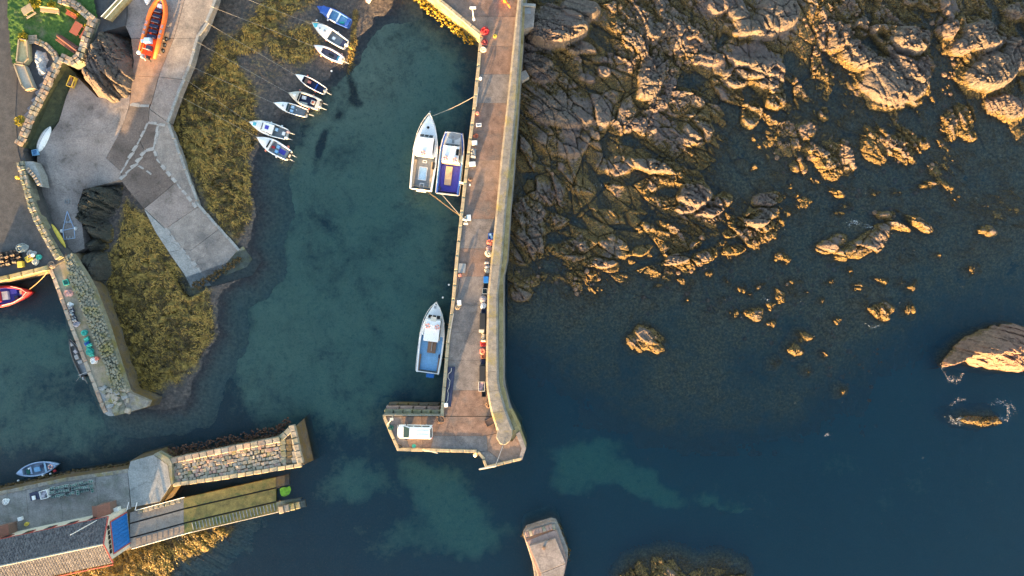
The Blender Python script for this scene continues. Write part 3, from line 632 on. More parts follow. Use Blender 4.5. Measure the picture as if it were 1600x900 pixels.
# ------------------------------------------------------------------ masonry and paving materials
CONC = mat("concrete", (0.185, 0.168, 0.16), (0.315, 0.288, 0.27), 0.9, bump=.35, bscale=9, c3=(0.14, 0.135, 0.135), s3=.22, t3=.56, coord='World', crack=0.22)
CONC_D = mat("slip_concrete", (0.185, 0.16, 0.153), (0.355, 0.312, 0.295), 0.6, bump=.5, bscale=8, c3=(0.135, 0.118, 0.11), s3=.3, t3=.55, coord='World', crack=0.2)
CONC_P = mat("pale_concrete", (0.235, 0.245, 0.25), (0.32, 0.33, 0.33), 0.7, bump=.25, bscale=9, c3=(0.20, 0.215, 0.22), s3=.3, t3=.58, coord='World', crack=0.16)
DECK = mat("pier_deck", (0.13, 0.088, 0.071), (0.275, 0.183, 0.145), 0.9, bump=.5, bscale=10, c3=(0.13, 0.115, 0.11), s3=.22, t3=.54, coord='World', crack=0.2)
DECK2 = mat("pier_deck_grey", (0.125, 0.112, 0.108), (0.24, 0.215, 0.205), .9, bump=.45, bscale=10, c3=(0.12, 0.115, 0.12), s3=.25, t3=.55, coord='World', crack=0.2)
DECK3 = mat("deck_brown_and_sunlit", (0.20, 0.135, 0.10), (0.30, 0.21, 0.165), 1.3, bump=.45, bscale=10, c3=(0.15, 0.12, 0.11), s3=.3, t3=.56, coord='World', crack=0.2)
COPE = mat("coping", (0.30, 0.25, 0.17), (0.46, 0.39, 0.26), 1.6, bump=.35, bscale=9, c3=(0.22, 0.19, 0.14), s3=.5, t3=.6, coord='World')  # pale lichen yellow that also carries the edges' sunlit gold in its colour
LICH = mat("lichen_wall", (0.14, 0.132, 0.122), (0.30, 0.275, 0.24), 1.2, bump=.7, bscale=6, c3=(0.25, 0.21, 0.09), s3=.45, t3=.57, coord='World')
SLOPE = mat("sea_face", (0.065, 0.065, 0.065), (0.15, 0.145, 0.14), 1.0, bump=.4, bscale=6, c3=(0.15, 0.17, 0.10), s3=.3, t3=.56, coord='World')
WALLD = mat("wet_masonry", (0.075, 0.063, 0.052), (0.18, 0.145, 0.11), 1.2, bump=.6, bscale=5, c3=(0.13, 0.09, 0.035), s3=.6, t3=.5, coord='World')
WALLG = mat("harbour_wall", (0.30, 0.235, 0.12), (0.46, 0.37, 0.19), 1.3, bump=.5, bscale=5, c3=(0.24, 0.17, 0.06), s3=.5, t3=.56, coord='World')
STONE = mat("stone", (0.20, 0.18, 0.15), (0.36, 0.32, 0.26), 1.4, bump=.5, bscale=6, coord='World', c3=(0.15, 0.16, 0.11), s3=.5, t3=.56)
STONE_G = mat("stone_mossy", (0.13, 0.135, 0.11), (0.27, 0.265, 0.21), 1.2, bump=.5, bscale=6, coord='World', c3=(0.20, 0.18, 0.07), s3=.4, t3=.55)
STONE_P = mat("stone_pale", (0.25, 0.22, 0.18), (0.42, 0.37, 0.31), 1.2, bump=.4, bscale=6, coord='World', c3=(0.30, 0.23, 0.18), s3=.7, t3=.55)
STONE_B = mat("stone_buff", (0.25, 0.18, 0.14), (0.38, 0.29, 0.22), 1.2, bump=.4, bscale=6, coord='World')
STONE_R = mat("stone_red", (0.26, 0.17, 0.15), (0.36, 0.25, 0.21), 1.2, bump=.4, bscale=6, coord='World')
CONC_B = mat("dark_bay", (0.095, 0.078, 0.072), (0.20, 0.165, 0.152), 0.7, bump=.5, bscale=8, c3=(0.085, 0.072, 0.066), s3=.35, t3=.54, coord='World', crack=.2)
PATCH = mat("cement", (0.26, 0.255, 0.25), (0.40, 0.39, 0.38), 1.5, coord='World', bump=.3)
ASPH = mat("asphalt", (0.055, 0.056, 0.060), (0.095, 0.094, 0.096), 1.2, bump=.5, bscale=14, c3=(0.055, 0.055, 0.06), s3=.12, t3=.56, coord='World')
GRASSM = mat("grass", (0.035, 0.085, 0.018), (0.07, 0.15, 0.03), 2.0, bump=.9, bscale=16, c3=(0.15, 0.15, 0.09), s3=.35, t3=.6, coord='World', bdist=.12)

STONE_MESH = {}
def stone_mesh(m, var):
    k = (m.name, var)
    if k in STONE_MESH: return STONE_MESH[k]
    rr = random.Random(var * 31 + 5); vs = []
    for (q, z) in ((1.0, -0.5), (1.0, 0.28), (0.84, 0.5)):
        for sx, sy in ((-1, -1), (1, -1), (1, 1), (-1, 1)):
            vs.append((0.5 * q * sx + rr.uniform(-.05, .05), 0.5 * q * sy + rr.uniform(-.05, .05), z + (rr.uniform(-.06, .06) if z > 0 else 0)))
    fs = [(j * 4 + k, j * 4 + (k + 1) % 4, j * 4 + 4 + (k + 1) % 4, j * 4 + 4 + k) for j in range(2) for k in range(4)] + [(8, 9, 10, 11), (3, 2, 1, 0)]
    me = bpy.data.meshes.new("stone"); me.from_pydata(vs, [], fs); me.materials.append(m); me.update(); STONE_MESH[k] = me
    return me
def stone(parent, name, c, d, rz, m, tilt=0.0):
    o = bpy.data.objects.new(name, stone_mesh(m, random.randrange(6))); COL.objects.link(o); o.parent = parent
    o.location = Vector(c) - ORG.get(parent.name, Vector((0, 0, 0))); o.scale = d
    o.rotation_euler = (random.uniform(-tilt, tilt), random.uniform(-tilt, tilt), rz)
    return o
def along(path, step):
    """equally spaced points and headings on a world polyline"""
    out = []; P = [Vector(p) for p in path]
    Ls = [(P[i + 1] - P[i]).length for i in range(len(P) - 1)]; T = sum(Ls); n = max(1, round(T / step)); seg = T / n
    for i in range(n):
        d = (i + .5) * seg; k = 0
        while k < len(Ls) - 1 and d > Ls[k]: d -= Ls[k]; k += 1
        e = (P[k + 1] - P[k]).normalized(); out.append((P[k] + e * d, math.atan2(e.y, e.x), seg))
    return out
def interp(path, y):
    for a, b in zip(path[:-1], path[1:]):
        if a[1] <= y <= b[1]: return a[0] + (b[0] - a[0]) * (y - a[1]) / (b[1] - a[1])
    return path[0][0] if y < path[0][1] else path[-1][0]

# ------------------------------------------------------------------ the main pier
pier = thing("harbour_pier", "long stone and concrete pier with parapet, bent to an L at its head", "pier", W(740, 380, 0))
ZD = 4.0
PL = [(750, 58), (748, 75), (739, 165), (729, 245), (720, 325), (711, 410), (706, 470), (698, 530), (693, 590), (688, 650)]
PR = [(817, -80), (809, 0), (800, 85), (792, 165), (783, 245), (775.5, 328), (768, 400), (762, 460), (760, 530), (759.5, 600), (766, 638), (777, 672)]
RT = [(824, -80), (816, 0), (812, 70), (806, 165), (798, 245), (789.6, 328), (784, 400), (777, 460), (777, 530), (778, 600), (789, 640), (801, 672)]
OL = [(829, -80), (821, 0), (817, 70), (810, 165), (804, 245), (797, 328), (792, 405), (786, 432), (786, 530), (786, 600), (795, 638), (812, 674)]
body = [(560, -80)] + [(640, -34), (687, 4), (750, 54)] + PL[1:] + [(598, 650), (621, 704), (745, 707), (753, 716), (759, 732), (816, 718), (822, 701), (812, 674)] + OL[::-1]
prism_px(body, ZD - 0.3, -6, 0.35).obj("pier_core", WALLG, pier)
ys = [-80, -30, 26, 72, 116, 161, 205, 250, 298, 342, 388, 432, 476, 520, 563, 610, 650]
def left_x(y):
    if y < 58: return 687 + (y - 4) * (752 - 687) / 50.0 + 3
    return interp(PL, y) + 4.5
for i in range(len(ys) - 1):
    y0, y1 = ys[i] + .12, ys[i + 1] - .12
    yy = [y0] + ([58] if y0 < 58 < y1 else []) + [y1]
    poly = [(left_x(y), y) for y in yy] + [(interp(PR, y) + 1.5, y) for y in yy[::-1]]
    prism_px(poly, ZD + random.uniform(-.004, .004), ZD - .35).obj("deck_slab", [DECK, DECK, DECK3, DECK, DECK2][i % 5] if i not in (11, 12, 13) else DECK2, pier)  # the run of grey slabs in mid-pier stands in for the van's shade
HEAD = [[(690, 651), (765, 651), (778, 676), (760, 681), (678, 681)], [(678, 681.3), (760, 681.3), (762, 704), (745, 706), (672, 705)], [(760.3, 681.3), (778, 677), (786, 690), (800, 690), (812, 675), (821, 701), (815, 717), (789, 724), (762.3, 704)],
        [(762, 704.3), (788.7, 724.3), (760, 731), (753, 716), (746, 707)], [(600, 651), (628, 651), (640, 704), (622, 703)], [(628.3, 651), (658, 651), (660, 704), (640.3, 704)], [(658.3, 651), (689.7, 651), (677.7, 681), (671.7, 705), (660.3, 704)]]
for k, P in enumerate(HEAD):
    prism_px(P, ZD + .006 * (k % 3), ZD - .35).obj("deck_slab", [DECK, DECK2, DECK3, DECK2, DECK2, DECK3, DECK][k], pier)
# coping stones along the harbour edge, the arm and the head
def coping(path, z, w, h, L, m, side=1, name="coping_stone"):
    for p, a, seg in along([W(q[0], q[1], z) for q in path], L):
        n = Vector((-math.sin(a), math.cos(a), 0)) * side
        stone(pier, name, p + n * (w * .5) + Vector((0, 0, h * .5 - .02)), (seg * .985, w, h), a, m)
coping([(p[0], p[1]) for p in PL], ZD, .5, .28, 2.2, COPE, 1)
coping([(640, -34), (687, 4), (750, 56)], ZD, .5, .3, 2.0, COPE, 1)
coping([(598, 651), (621, 704)], ZD, .45, .28, 1.6, COPE, 1)
coping([(621, 704), (745, 707)], ZD, .45, .28, 1.9, COPE, 1)
coping([(745, 707), (753, 716), (759, 732)], ZD, .4, .28, 1.4, COPE, 1)
coping([(759, 732), (816, 718)], ZD, .4, .26, 1.6, COPE, 1)
# parapet: blocks between joints, with the weathered sea face and a ledge below
jy = [-80, -20, 46, 97, 145, 190, 235, 285, 328, 372, 415, 460, 495, 546, 580, 610, 642, 672]
def para_ring(y):
    a = Vector(W(interp(PR, y), y, ZD)); b = Vector(W(interp(RT, y), y, 5.5)); c = Vector(W(interp(OL, y), y, 3.3))
    e = Vector((1, 0, 0))
    return [a - Vector((0, 0, .3)), Vector((a.x, a.y, 5.15)), Vector((a.x + .3, a.y, 5.5)), b + Vector((-.15, 0, 0.0)), b + Vector((.12, 0, -.16)), c - e * .55 + Vector((0, 0, .05)), c - e * .5, c, c + e * .45 + Vector((0, 0, -6))]
for i in range(len(jy) - 1):
    y0, y1 = jy[i] + .15, jy[i + 1] - .15; n = max(2, int((y1 - y0) / 12))
    rings = [para_ring(y0 + (y1 - y0) * k / n) for k in range(n + 1)]
    up = MB(); up.loft([[r[0], r[1], r[2], r[3], r[4], r[4] - Vector((0, 0, 1.6))] for r in rings], True, True); up.obj("parapet_block", LICH, pier)
core = [para_ring(y) for y in np.linspace(-80, 672, 60)]
sf = MB(); sf.loft([[r[4] - Vector((0.03, 0, .03)), r[5]] for r in core], False); sf.obj("sea_slope", SLOPE, pier)
lg = MB(); lg.loft([[r[5] - Vector((0, 0, .02)), r[6], r[7], r[8]] for r in core], False); lg.obj("ledge", CONC, pier)
eb = [(777, 672), (775, 684), (781, 694), (789, 696), (797, 690), (801, 679), (801, 671), (790, 668)]
prism_px(eb, 5.46, ZD - .2).obj("parapet_end", LICH, pier, bevel=.15)
el = MB(); tp = pxpoly([(812, 674), (822, 701), (816, 718), (811, 716), (815, 701), (806, 678)], ZD + .22); el.prism(tp, [(p[0], p[1], 3.2) for p in tp]); el.obj("ledge", CONC, pier)
# the step-out masonry behind the arm
for row, (yy0, zt) in enumerate(((646.0, 3.35), (640.5, 2.35), (635, 1.35))):
    for p, a, seg in along([W(600 + row * 3, yy0, zt), W(688 - row, yy0 + 1, zt)], (1.4, 1.9, 1.6)[row]):
        stone(pier, "masonry_block", (p.x, p.y, zt - .8 - .02 * (row % 2)), (seg * .975, 1.0, 1.6), a, (STONE_G, STONE_R, WALLD)[row])
mb = MB(); tp = pxpoly([(598, 650), (688, 650), (688, 648.5), (598, 648.5)], ZD + .5); mb.prism(tp, [(p[0], p[1], 3.0) for p in tp]); mb.obj("kerb", STONE, pier)
# weed fringe at the foot of the sunlit harbour wall
def weed_fringe(path, z, w, dens, m, parent, name="weed_fringe", seed=1):
    rr = random.Random(seed); mb = MB()
    for p, a, seg in along([W(q[0], q[1], z) for q in path], .3):
        for k in range(dens):
            n = Vector((math.sin(a), -math.cos(a), 0)); c = p + n * rr.uniform(-.1, w) + Vector((rr.uniform(-.2, .2), rr.uniform(-.2, .2), rr.uniform(-.2, .5)))
            r = rr.uniform(.12, .3); t = rr.random() * 6.28
            vs = [c + Vector((r * math.cos(t + j * 2.1), r * math.sin(t + j * 2.1), rr.uniform(-.15, .15))) for j in range(3)] + [c + Vector((0, 0, r * .8))]
            mb.add(vs, [(0, 1, 3), (1, 2, 3), (2, 0, 3)])
    return tag(mb.obj(name, m, parent), kind="stuff")
WEEDY = mat("yellow_weed", (0.12, 0.085, 0.012), (0.40, 0.29, 0.03), 2.5, coord='World', rough=.6)
WEEDB = mat("brown_weed", (0.03, 0.022, 0.010), (0.12, 0.08, 0.03), 2.5, coord='World', rough=.6)
weed_fringe([(628, -34), (676, 10), (744, 62)], 0.2, 1.3, 6, WEEDY, pier)

# ------------------------------------------------------------------ slipway and concrete yard
slip = thing("slipway", "grey concrete slipway forking down into the harbour from the village", "slipway", W(270, 300, 1))
def zs(px, py):
    s_ = ((px - 250) * 100 + (py - 150) * 275) / 292.6
    return 3.2 - 3.35 * s_ / 292.6 if s_ > 0 else 3.2 + min(1.0, -s_ * .008)
def slab_z(pts, zf, name, m, parent, thick=1.6, dz=0.0):
    top = [W(p[0], p[1], zf(p[0], p[1]) + dz) for p in pts]; bot = [(p[0], p[1], p[2] - thick) for p in top]
    mb = MB(); mb.prism(top, bot); return mb.obj(name, m, parent)
def sub(pts, n=3):
    out = []
    for a, b in zip(pts, pts[1:] + pts[:1]):
        for k in range(n): out.append((a[0] + (b[0] - a[0]) * k / n, a[1] + (b[1] - a[1]) * k / n))
    return out
# each bay of concrete is its own slab
SL = [([(272, 60), (292, -12), (340, -12), (335, 4), (320, 42), (308, 60)], CONC), ([(271.6, 60.5), (307.7, 60.5), (299, 95), (287.5, 124), (248.5, 120), (251, 112)], CONC), ([(248, 120.6), (287.2, 124.6), (277, 150), (262.5, 191), (233.5, 170), (238, 158)], CONC_D),
      ([(292, -12.6), (340, -12.6), (360, -80), (312, -80)], CONC), ([(192, -12.6), (291.3, -12.6), (311.3, -80), (205, -80)], CONC_D),
      ([(191, -12), (291.3, -12), (271.3, 60), (205, 60), (196, 40)], CONC_D), ([(205, 60.6), (271, 60.6), (250.5, 112), (247.5, 120), (207, 118), (209, 95)], DECK3), ([(207, 118.6), (247, 120.6), (237.4, 158), (233, 166), (203, 163)], DECK3),  # the two brown bays carry the strip of low sunlight in their colour
      ([(203, 163.6), (233, 166.6), (232, 190), (218, 219), (190, 268), (166, 247), (186, 210), (196, 186)], CONC_B), ([(233.4, 170.6), (262, 191.6), (258, 196), (232.6, 191)], CONC_D),
      ([(232.4, 191.5), (247, 194.5), (240, 232), (226, 235.5), (218.5, 220)], CONC_B), ([(247.5, 194.6), (262, 192.3), (276, 226), (294, 276), (312, 321.5), (307, 324), (246, 250), (240.6, 233)], CONC),
      ([(188, 280.5), (191, 269), (218, 220.6), (225.6, 236.3), (240, 233), (245.5, 250.3), (274, 285), (240, 314), (225, 325.6), (207, 304.5)], CONC_B), ([(240.4, 314.3), (274.4, 285.4), (306.7, 324.7), (260, 356), (257, 356), (225.6, 326)], CONC_D),
      ([(260.3, 356.5), (307.2, 324.9), (312.2, 322.3), (343, 357), (298, 391), (284, 389)], CONC), ([(284.4, 389.5), (298, 391.6), (343.4, 357.4), (372, 389.6), (346.5, 420), (322, 434.6), (305.4, 415)], CONC),
      ([(225, 326.6), (256.6, 356.7), (283.8, 389.7), (264, 394), (244, 364)], CONC_P), ([(264.2, 394.6), (284, 390), (305, 415.5), (321.6, 435), (330, 446), (298, 449), (289, 430)], CONC_P)]
for P, m in SL: slab_z(P, zs, "slab", m, slip, dz=random.uniform(-.008, .008))
slab_z([(372.3, 389.9), (380, 384.5), (394, 405), (386, 417), (351, 431), (346.8, 420.4)], lambda x, y: zs(x, y) - .1, "toe", STONE_G, slip)
# raised concrete kerb along the harbour side of the slip
for P in ([(340, -12), (335, 4), (320, 42), (308, 60), (299, 95), (287.5, 124), (277, 150), (262.5, 192)], [(262.5, 192), (276, 226), (294, 276), (312, 322), (343, 357), (374, 391)]):
    mb = MB()
    for p, a, seg in along([W(q[0], q[1], zs(q[0], q[1])) for q in P], 2.4): mb.box(p + Vector((0, 0, .03)), (seg * 1.0, .38, .22), a)
    mb.obj("edge_kerb", CONC_P, slip)
for P in ([(203, 163), (233, 166)], [(232, 190), (218, 219), (189, 270)], [(232, 191), (258, 196)], [(247, 194), (240, 232), (226, 236), (212, 256), (188, 280)], [(240, 232), (246, 250), (307, 324)], [(212, 256), (237, 272)], [(247, 203), (242, 225)], [(258, 356), (322, 435)]):
    mb = MB()
    for p, a, seg in along([W(q[0], q[1], zs(q[0], q[1])) for q in P], 1.2): mb.box(p + Vector((0, 0, .014)), (seg * 1.02, random.uniform(.22, .6), .03), a + random.uniform(-.1, .1))
    mb.obj("cement_patch", PATCH, slip)
weed_fringe([(300, 446), (322, 434), (347, 420), (374, 400)], .25, .9, 5, WEEDB, slip, seed=12)
yard = [(118, 118), (152, 152), (182, 156), (203, 148), (202.5, 163), (195.5, 186), (185.5, 210), (165.5, 247), (190, 268.5), (187, 281), (170, 286), (130, 296), (122, 320), (128, 350), (132, 388), (112, 398), (102, 384), (80, 345), (66, 300), (58, 255), (58, 238), (92, 190), (104, 150)]
yzf = lambda x, y: max(min(zs(x, y), 3.1), 2.05)
slab_z(sub(yard, 4), yzf, "yard_slab", CONC_D, slip, 2.2, -.01)

# ------------------------------------------------------------------ village ground, road, grass
gp = prism_px([(-900, -700), (150, -700), (150, -200), (205, -80), (200, 0), (196, 40), (160, 50), (140, 90), (112, 100), (98, 96), (86, 122), (72, 150), (56, 182), (44, 214), (36, 236), (40, 252), (52, 300), (68, 345), (90, 384), (110, 402), (76, 420), (0, 437), (-900, 600)], 4.3, -3, .1)
tag(gp.obj("quay_ground", ASPH), kind="structure")
tag(prism_px([(-900, -700), (10, -700), (9, -200), (12, 0), (18, 90), (27, 112), (24, 180), (28, 236), (46, 300), (62, 352), (86, 398), (70, 417), (0, 434), (-900, 598)], 4.34, 4.0).obj("road", ASPH), kind="structure")
def lawn(name, P, z, seed):
    X, Y = grid_px(min(p[0] for p in P), max(p[0] for p in P), min(p[1] for p in P), max(p[1] for p in P), .14)
    k = (H - z) / H; sd = polysdf(X, Y, P)
    Z = z + .10 * fbm(X * 2.5, Y * 2.5, seed, 3) + .12 * fbm(X * .4, Y * .4, seed + 1, 3)
    return tag(grid_mesh(name, X * k, Y * k, Z, GRASSM, None, False, drop=sd < -.05), kind="structure")
lawn("grass", [(12, -150), (150, -150), (146, 0), (152, 34), (128, 96), (96, 86), (62, 66), (40, 58), (30, 98), (22, 102), (18, 85), (12, 0)], 4.75, 500)
# quay front: sunlit masonry face with a coping
qf = thing("quay_wall", "sunlit yellow masonry quay edge above the red boat", "wall", W(38, 430, 4))
for p, a, seg in along([W(-60, 449, 4.3), W(0, 437, 4.3), W(76, 419, 4.3)], 1.9):
    stone(qf, "coping_stone", p + Vector((0, 0, .22)), (seg * .985, .7, .75), a, WALLG)
prism_px([(-80, 440), (0, 428), (74, 410), (76, 421), (0, 439), (-80, 454)], 3.9, -4, .05).obj("wall_face", WALLD, qf)

# ------------------------------------------------------------------ old stone jetty (left)
jet = thing("stone_jetty", "old stone jetty with rough cobbled rampart between weed bed and inner harbour", "jetty", W(150, 530, 2))
JL = [(76, 420), (84, 440), (113, 520), (147, 607), (158, 636), (163, 646)]
JM = [(100, 404), (107, 436), (127, 481), (145, 527), (165, 574), (175, 614)]
JR = [(112, 396), (133, 428), (146, 452), (166, 504), (184, 563), (199, 609)]
prism_px(JL + [(170, 650), (180, 650), (229, 636), (233, 627), (203, 614)] + JR[::-1], 3.7, -4, .4).obj("jetty_core", WALLD, jet)
prism_px(JL[:4] + [(158, 603.2), (176, 605.5), (172, 600)] + JM[4::-1], 3.95, 3.4).obj("walkway", mat("walkway", (0.22, 0.19, 0.15), (0.34, 0.29, 0.22), 1.2, bump=.5, bscale=6, c3=(0.20, 0.19, 0.11), s3=.5, t3=.54, coord='World'), jet)
for p, a, seg in along([W(q[0], q[1], 3.95) for q in JL], 1.7):
    stone(jet, "coping_stone", p + Vector((-math.sin(a), math.cos(a), 0)) * .3 + Vector((0, 0, .0)), (seg * .97, .62, .3), a, STONE_P if random.random() < .5 else STONE_B, .01)
slab_z(sub(JM + JR[::-1], 2), lambda x, y: 4.55 - max(0, (y - 560) / 60) * .3, "rampart", STONE_G, jet, 1.0)
# the head of the jetty: blocks of paler stone
for P, z, m in (([(147, 607), (163, 646), (170, 650), (178, 650), (172, 625), (158, 604)], 3.98, CONC_P), ([(158.5, 603.5), (172.5, 624.5), (178.5, 649.5), (200, 645), (190, 622), (176, 606)], 4.0, STONE_G),
                ([(176.5, 606), (190.5, 621.5), (200.5, 644.5), (229, 636), (233, 627), (203, 614), (199, 609)], 4.1, LICH)):
    prism_px(P, z, 3.2).obj("head_block", m, jet)
for k in range(26):
    px, py = random.uniform(160, 200), random.uniform(606, 642)
    stone(jet, "stone_block", W(px, py, 4.12), (random.uniform(.5, 1.3), random.uniform(.4, .9), .4), random.uniform(0, 3), random.choice((STONE_P, STONE_G, STONE, CONC_P)), .1)
# courses of rough setts on the rampart: small, joined
mb = MB(); rr = random.Random(9)
for i in range(52):
    t = (i + .5) / 52.0; k = t * (len(JM) - 1); a = min(int(k), len(JM) - 2); f = k - a
    pm = Vector((JM[a][0] + (JM[a + 1][0] - JM[a][0]) * f, JM[a][1] + (JM[a + 1][1] - JM[a][1]) * f)); pr = Vector((JR[a][0] + (JR[a + 1][0] - JR[a][0]) * f, JR[a][1] + (JR[a + 1][1] - JR[a][1]) * f))
    n = max(4, int((pr - pm).length / 4.2))
    for c in range(n):
        q = pm.lerp(pr, (c + .5 + rr.uniform(-.12, .12)) / n); w_ = (pr - pm).length / n * .098
        z = 4.6 - max(0, (q.y - 560) / 60) * .3 + rr.uniform(-.09, .10)
        mb.box(W(q.x + rr.uniform(-1.1, 1.1), q.y + rr.uniform(-1.3, 1.3), z), (.46 * rr.uniform(.5, 1.2), w_ * rr.uniform(.6, 1.15), .24), -1.16 + rr.uniform(-.35, .35), .85)
tag(mb.obj("setts", STONE_G, jet), kind="stuff")
weed_fringe([(199, 612), (184, 566), (166, 507), (146, 455), (134, 432)], .9, .9, 3, WEEDB, jet, seed=4)

# ------------------------------------------------------------------ lifeboat quay and outer stone pier
lq = thing("lifeboat_quay", "concrete quay beside the lifeboat house with a pale poured apron", "quay", W(130, 780, 2))
prism_px([(-300, 835), (0, 768), (100, 747), (200, 733), (204, 720), (240, 710), (262, 724), (270, 757), (250, 786), (205, 800), (206, 858), (-300, 990)], 3.75, -5, .55).obj("quay_core", WALLD, lq)
M_Q = mat("quay_top", (0.175, 0.17, 0.17), (0.31, 0.30, 0.295), .5, bump=.4, bscale=8, c3=(0.15, 0.158, 0.14), s3=.3, t3=.56, coord='World')
QP = [[(-200, 818), (0, 773), (40, 764), (46, 832), (0, 842), (-200, 884)], [(40.4, 763.9), (92, 753), (99, 820), (46.4, 831.9)], [(92.4, 752.9), (148, 743.3), (156, 808), (99.4, 819.9)], [(148.4, 743.2), (199, 735), (204, 795), (156.4, 807.9)]]
for P in QP: prism_px(P, 4.0 + random.uniform(-.006, .006), 3.6).obj("quay_slab", M_Q, lq)
for p, a, seg in along([W(-150, 804, 4.0), W(0, 770.5, 4.0), W(100, 750, 4.0), W(200, 735.5, 4.0)], 2.3): stone(lq, "coping_stone", p + Vector((0, 0, .0)), (seg * .98, .55, .25), a, LICH)
prism_px([(199.5, 737), (204, 721), (240, 711), (262, 726), (267, 757), (249, 784), (205, 793)], 4.05, 3.6).obj("apron", CONC_P, lq, bevel=.05)
prism_px([(240, 710), (247, 706), (264, 716), (268, 724), (270, 757), (267.4, 757), (262.4, 725.7)], 4.45, 3.5).obj("apron_kerb", STONE_G, lq)
weed_fringe([(-100, 789), (0, 766), (100, 744), (203, 729)], .8, -.6, 4, WEEDB, lq, seed=6)
sp = thing("outer_pier", "short pale stone pier paved with large setts beyond the concrete apron", "pier", W(370, 720, 2))
prism_px([(266, 722), (440, 687), (462, 667), (475, 726), (350, 747), (270, 758)], 3.7, -5, .75).obj("pier_core", WALLD, sp)
A0, A1, B0, B1 = Vector((268, 724)), Vector((440, 689)), Vector((270, 756)), Vector((447, 728))
for i in range(30):
    for j in range(6):
        q = A0.lerp(A1, (i + .5 + (.5 if j % 2 else 0)) / 30.5).lerp(B0.lerp(B1, (i + .5 + (.5 if j % 2 else 0)) / 30.5), (j + .5) / 6)
        stone(sp, "paving_stone", W(q.x + random.uniform(-1.2, 1.2), q.y + random.uniform(-.8, .8), 3.72 + random.uniform(-.06, .06)), (random.uniform(.4, .72), random.uniform(.38, .6), .3), .2 + random.uniform(-.12, .12), random.choice((STONE_P, STONE_P, STONE_B, STONE, STONE, STONE_R, STONE_G)), .05)
for p, a, seg in along([W(267, 720, 4), W(438, 686, 4)], 1.1): stone(sp, "parapet_stone", p + Vector((0, 0, -.05)), (seg * .985, .85, .7), a, random.choice((STONE_P, STONE_B, STONE)))
for p, a, seg in along([W(271, 758, 3.8), W(350, 747, 3.8), W(472, 727, 3.8)], 1.2): stone(sp, "coping_stone", p + Vector((0, 0.1, .0)), (seg * .97, .6, .45), a, COPE)
for p, a, seg in along([W(443, 685, 4), W(461, 668, 4), W(474, 724, 4)], 1.0): stone(sp, "parapet_stone", p + Vector((-.4, 0, -.1)), (seg * .96, .9, .55), a, STONE)
for k in range(12):
    stone(sp, "paving_stone", W(443 + (k % 3) * 9 + random.uniform(-1, 1), 690 + (k // 3) * 9.5, 3.75), (.85, .9, .35), .2, (STONE_G if k % 3 == 0 else WALLD if k % 3 == 1 else STONE), .04)
weed_fringe([(266, 716), (350, 698), (440, 680), (460, 664)], .9, -1.5, 6, mat("red_weed", (0.05, 0.022, 0.016), (0.15, 0.08, 0.055), 2.0, coord='World'), sp, seed=8)
BWW = WEEDB
# breakwater head at the foot of the picture
bw = thing("breakwater_head", "grey concrete breakwater head with stepped top at the bottom edge", "breakwater", W(855, 860, 0))
prism_px([(818, 836), (823, 827), (862, 815), (869, 817), (874, 826), (887.5, 861), (887, 872), (880, 905), (868, 1000), (826, 1000), (836, 905), (832, 880)], 1.7, -6, .3).obj("plinth", CONC, bw, bevel=.12)
prism_px([(822, 846), (866, 829), (870, 832), (886, 878), (880, 905), (872, 1000), (838, 1000), (841, 900)], 2.7, 1.6, .1).obj("lower_step", STONE_R, bw, bevel=.08)
prism_px([(827, 853), (868, 841), (884, 880.5), (845, 896)], 3.1, 2.6, .0).obj("top_slab", CONC_D, bw, bevel=.05)
prism_px([(845.3, 896.5), (884, 881), (879, 906), (872, 1000), (848, 1000)], 3.08, 2.6, .0).obj("top_slab", CONC_D, bw, bevel=.05)
weed_fringe([(816, 838), (822, 826), (862, 813), (872, 819), (889, 861), (888, 874)], .1, .35, 4, WEEDB, bw, seed=31)
for k in range(9):
    stone(bw, "facing_stone", W(824 + k * 5.2, 834.5 - k * 1.55 + (1.5 if k == 8 else 0), 2.62), (.5, .75, .3), .3, random.choice((STONE_R, STONE, STONE_R)), .04)
# ------------------------------------------------------------------ object materials
def plain(name, c, rough=.5, spec=.4, metal=0.0, var=.12, scale=2.0, dirt=True):
    c2 = tuple(min(1, x * (1 + var)) for x in c); c1 = tuple(x * (1 - var) for x in c)
    return mat(name, c1, c2, scale, rough=rough, spec=spec, metal=metal, c3=tuple(x * .72 for x in c) if dirt else None, s3=1.3, t3=.64, bump=.05, bscale=6)
WHITE = plain("white_gelcoat", (.84, .85, .86), .35, var=.03); CREAM = plain("cream_gelcoat", (.62, .58, .50), .4, var=.06)
GREYF = plain("grey_deck", (.24, .26, .28), .7); NAVY = plain("navy", (.025, .035, .085), .55); BLACK = plain("black_plastic", (.022, .023, .026), .5)
BLUE = plain("boat_blue", (.03, .10, .42), .4); ROYAL = plain("royal_deck", (.06, .06, .40), .5); SKYB = plain("sky_blue", (.20, .42, .68), .5); TURQ = plain("turquoise", (.10, .50, .62), .5)
PALEB = plain("pale_blue_paint", (.33, .45, .66), .5); RED = plain("red_paint", (.46, .03, .04), .5); ORANGE = plain("orange_tube", (.80, .16, .03), .5, var=.06); REDO = plain("red_orange_deck", (.62, .08, .02), .5)
SALM = plain("salmon_buoy", (.75, .25, .18), .45); TAN = plain("tan_deck", (.40, .31, .22), .7); BROWN = plain("brown_rust", (.22, .14, .10), .8); PINK = plain("faded_red", (.55, .34, .33), .6)
YEL = plain("yellow_plastic", (.66, .50, .08), .5); TEAL = plain("teal_net", (.05, .42, .36), .8); GREEN = plain("green_net", (.02, .12, .10), .8); GREYP = plain("grey_plastic", (.32, .34, .36), .6); STEEL = plain("galvanised", (.42, .44, .46), .45, metal=.4)
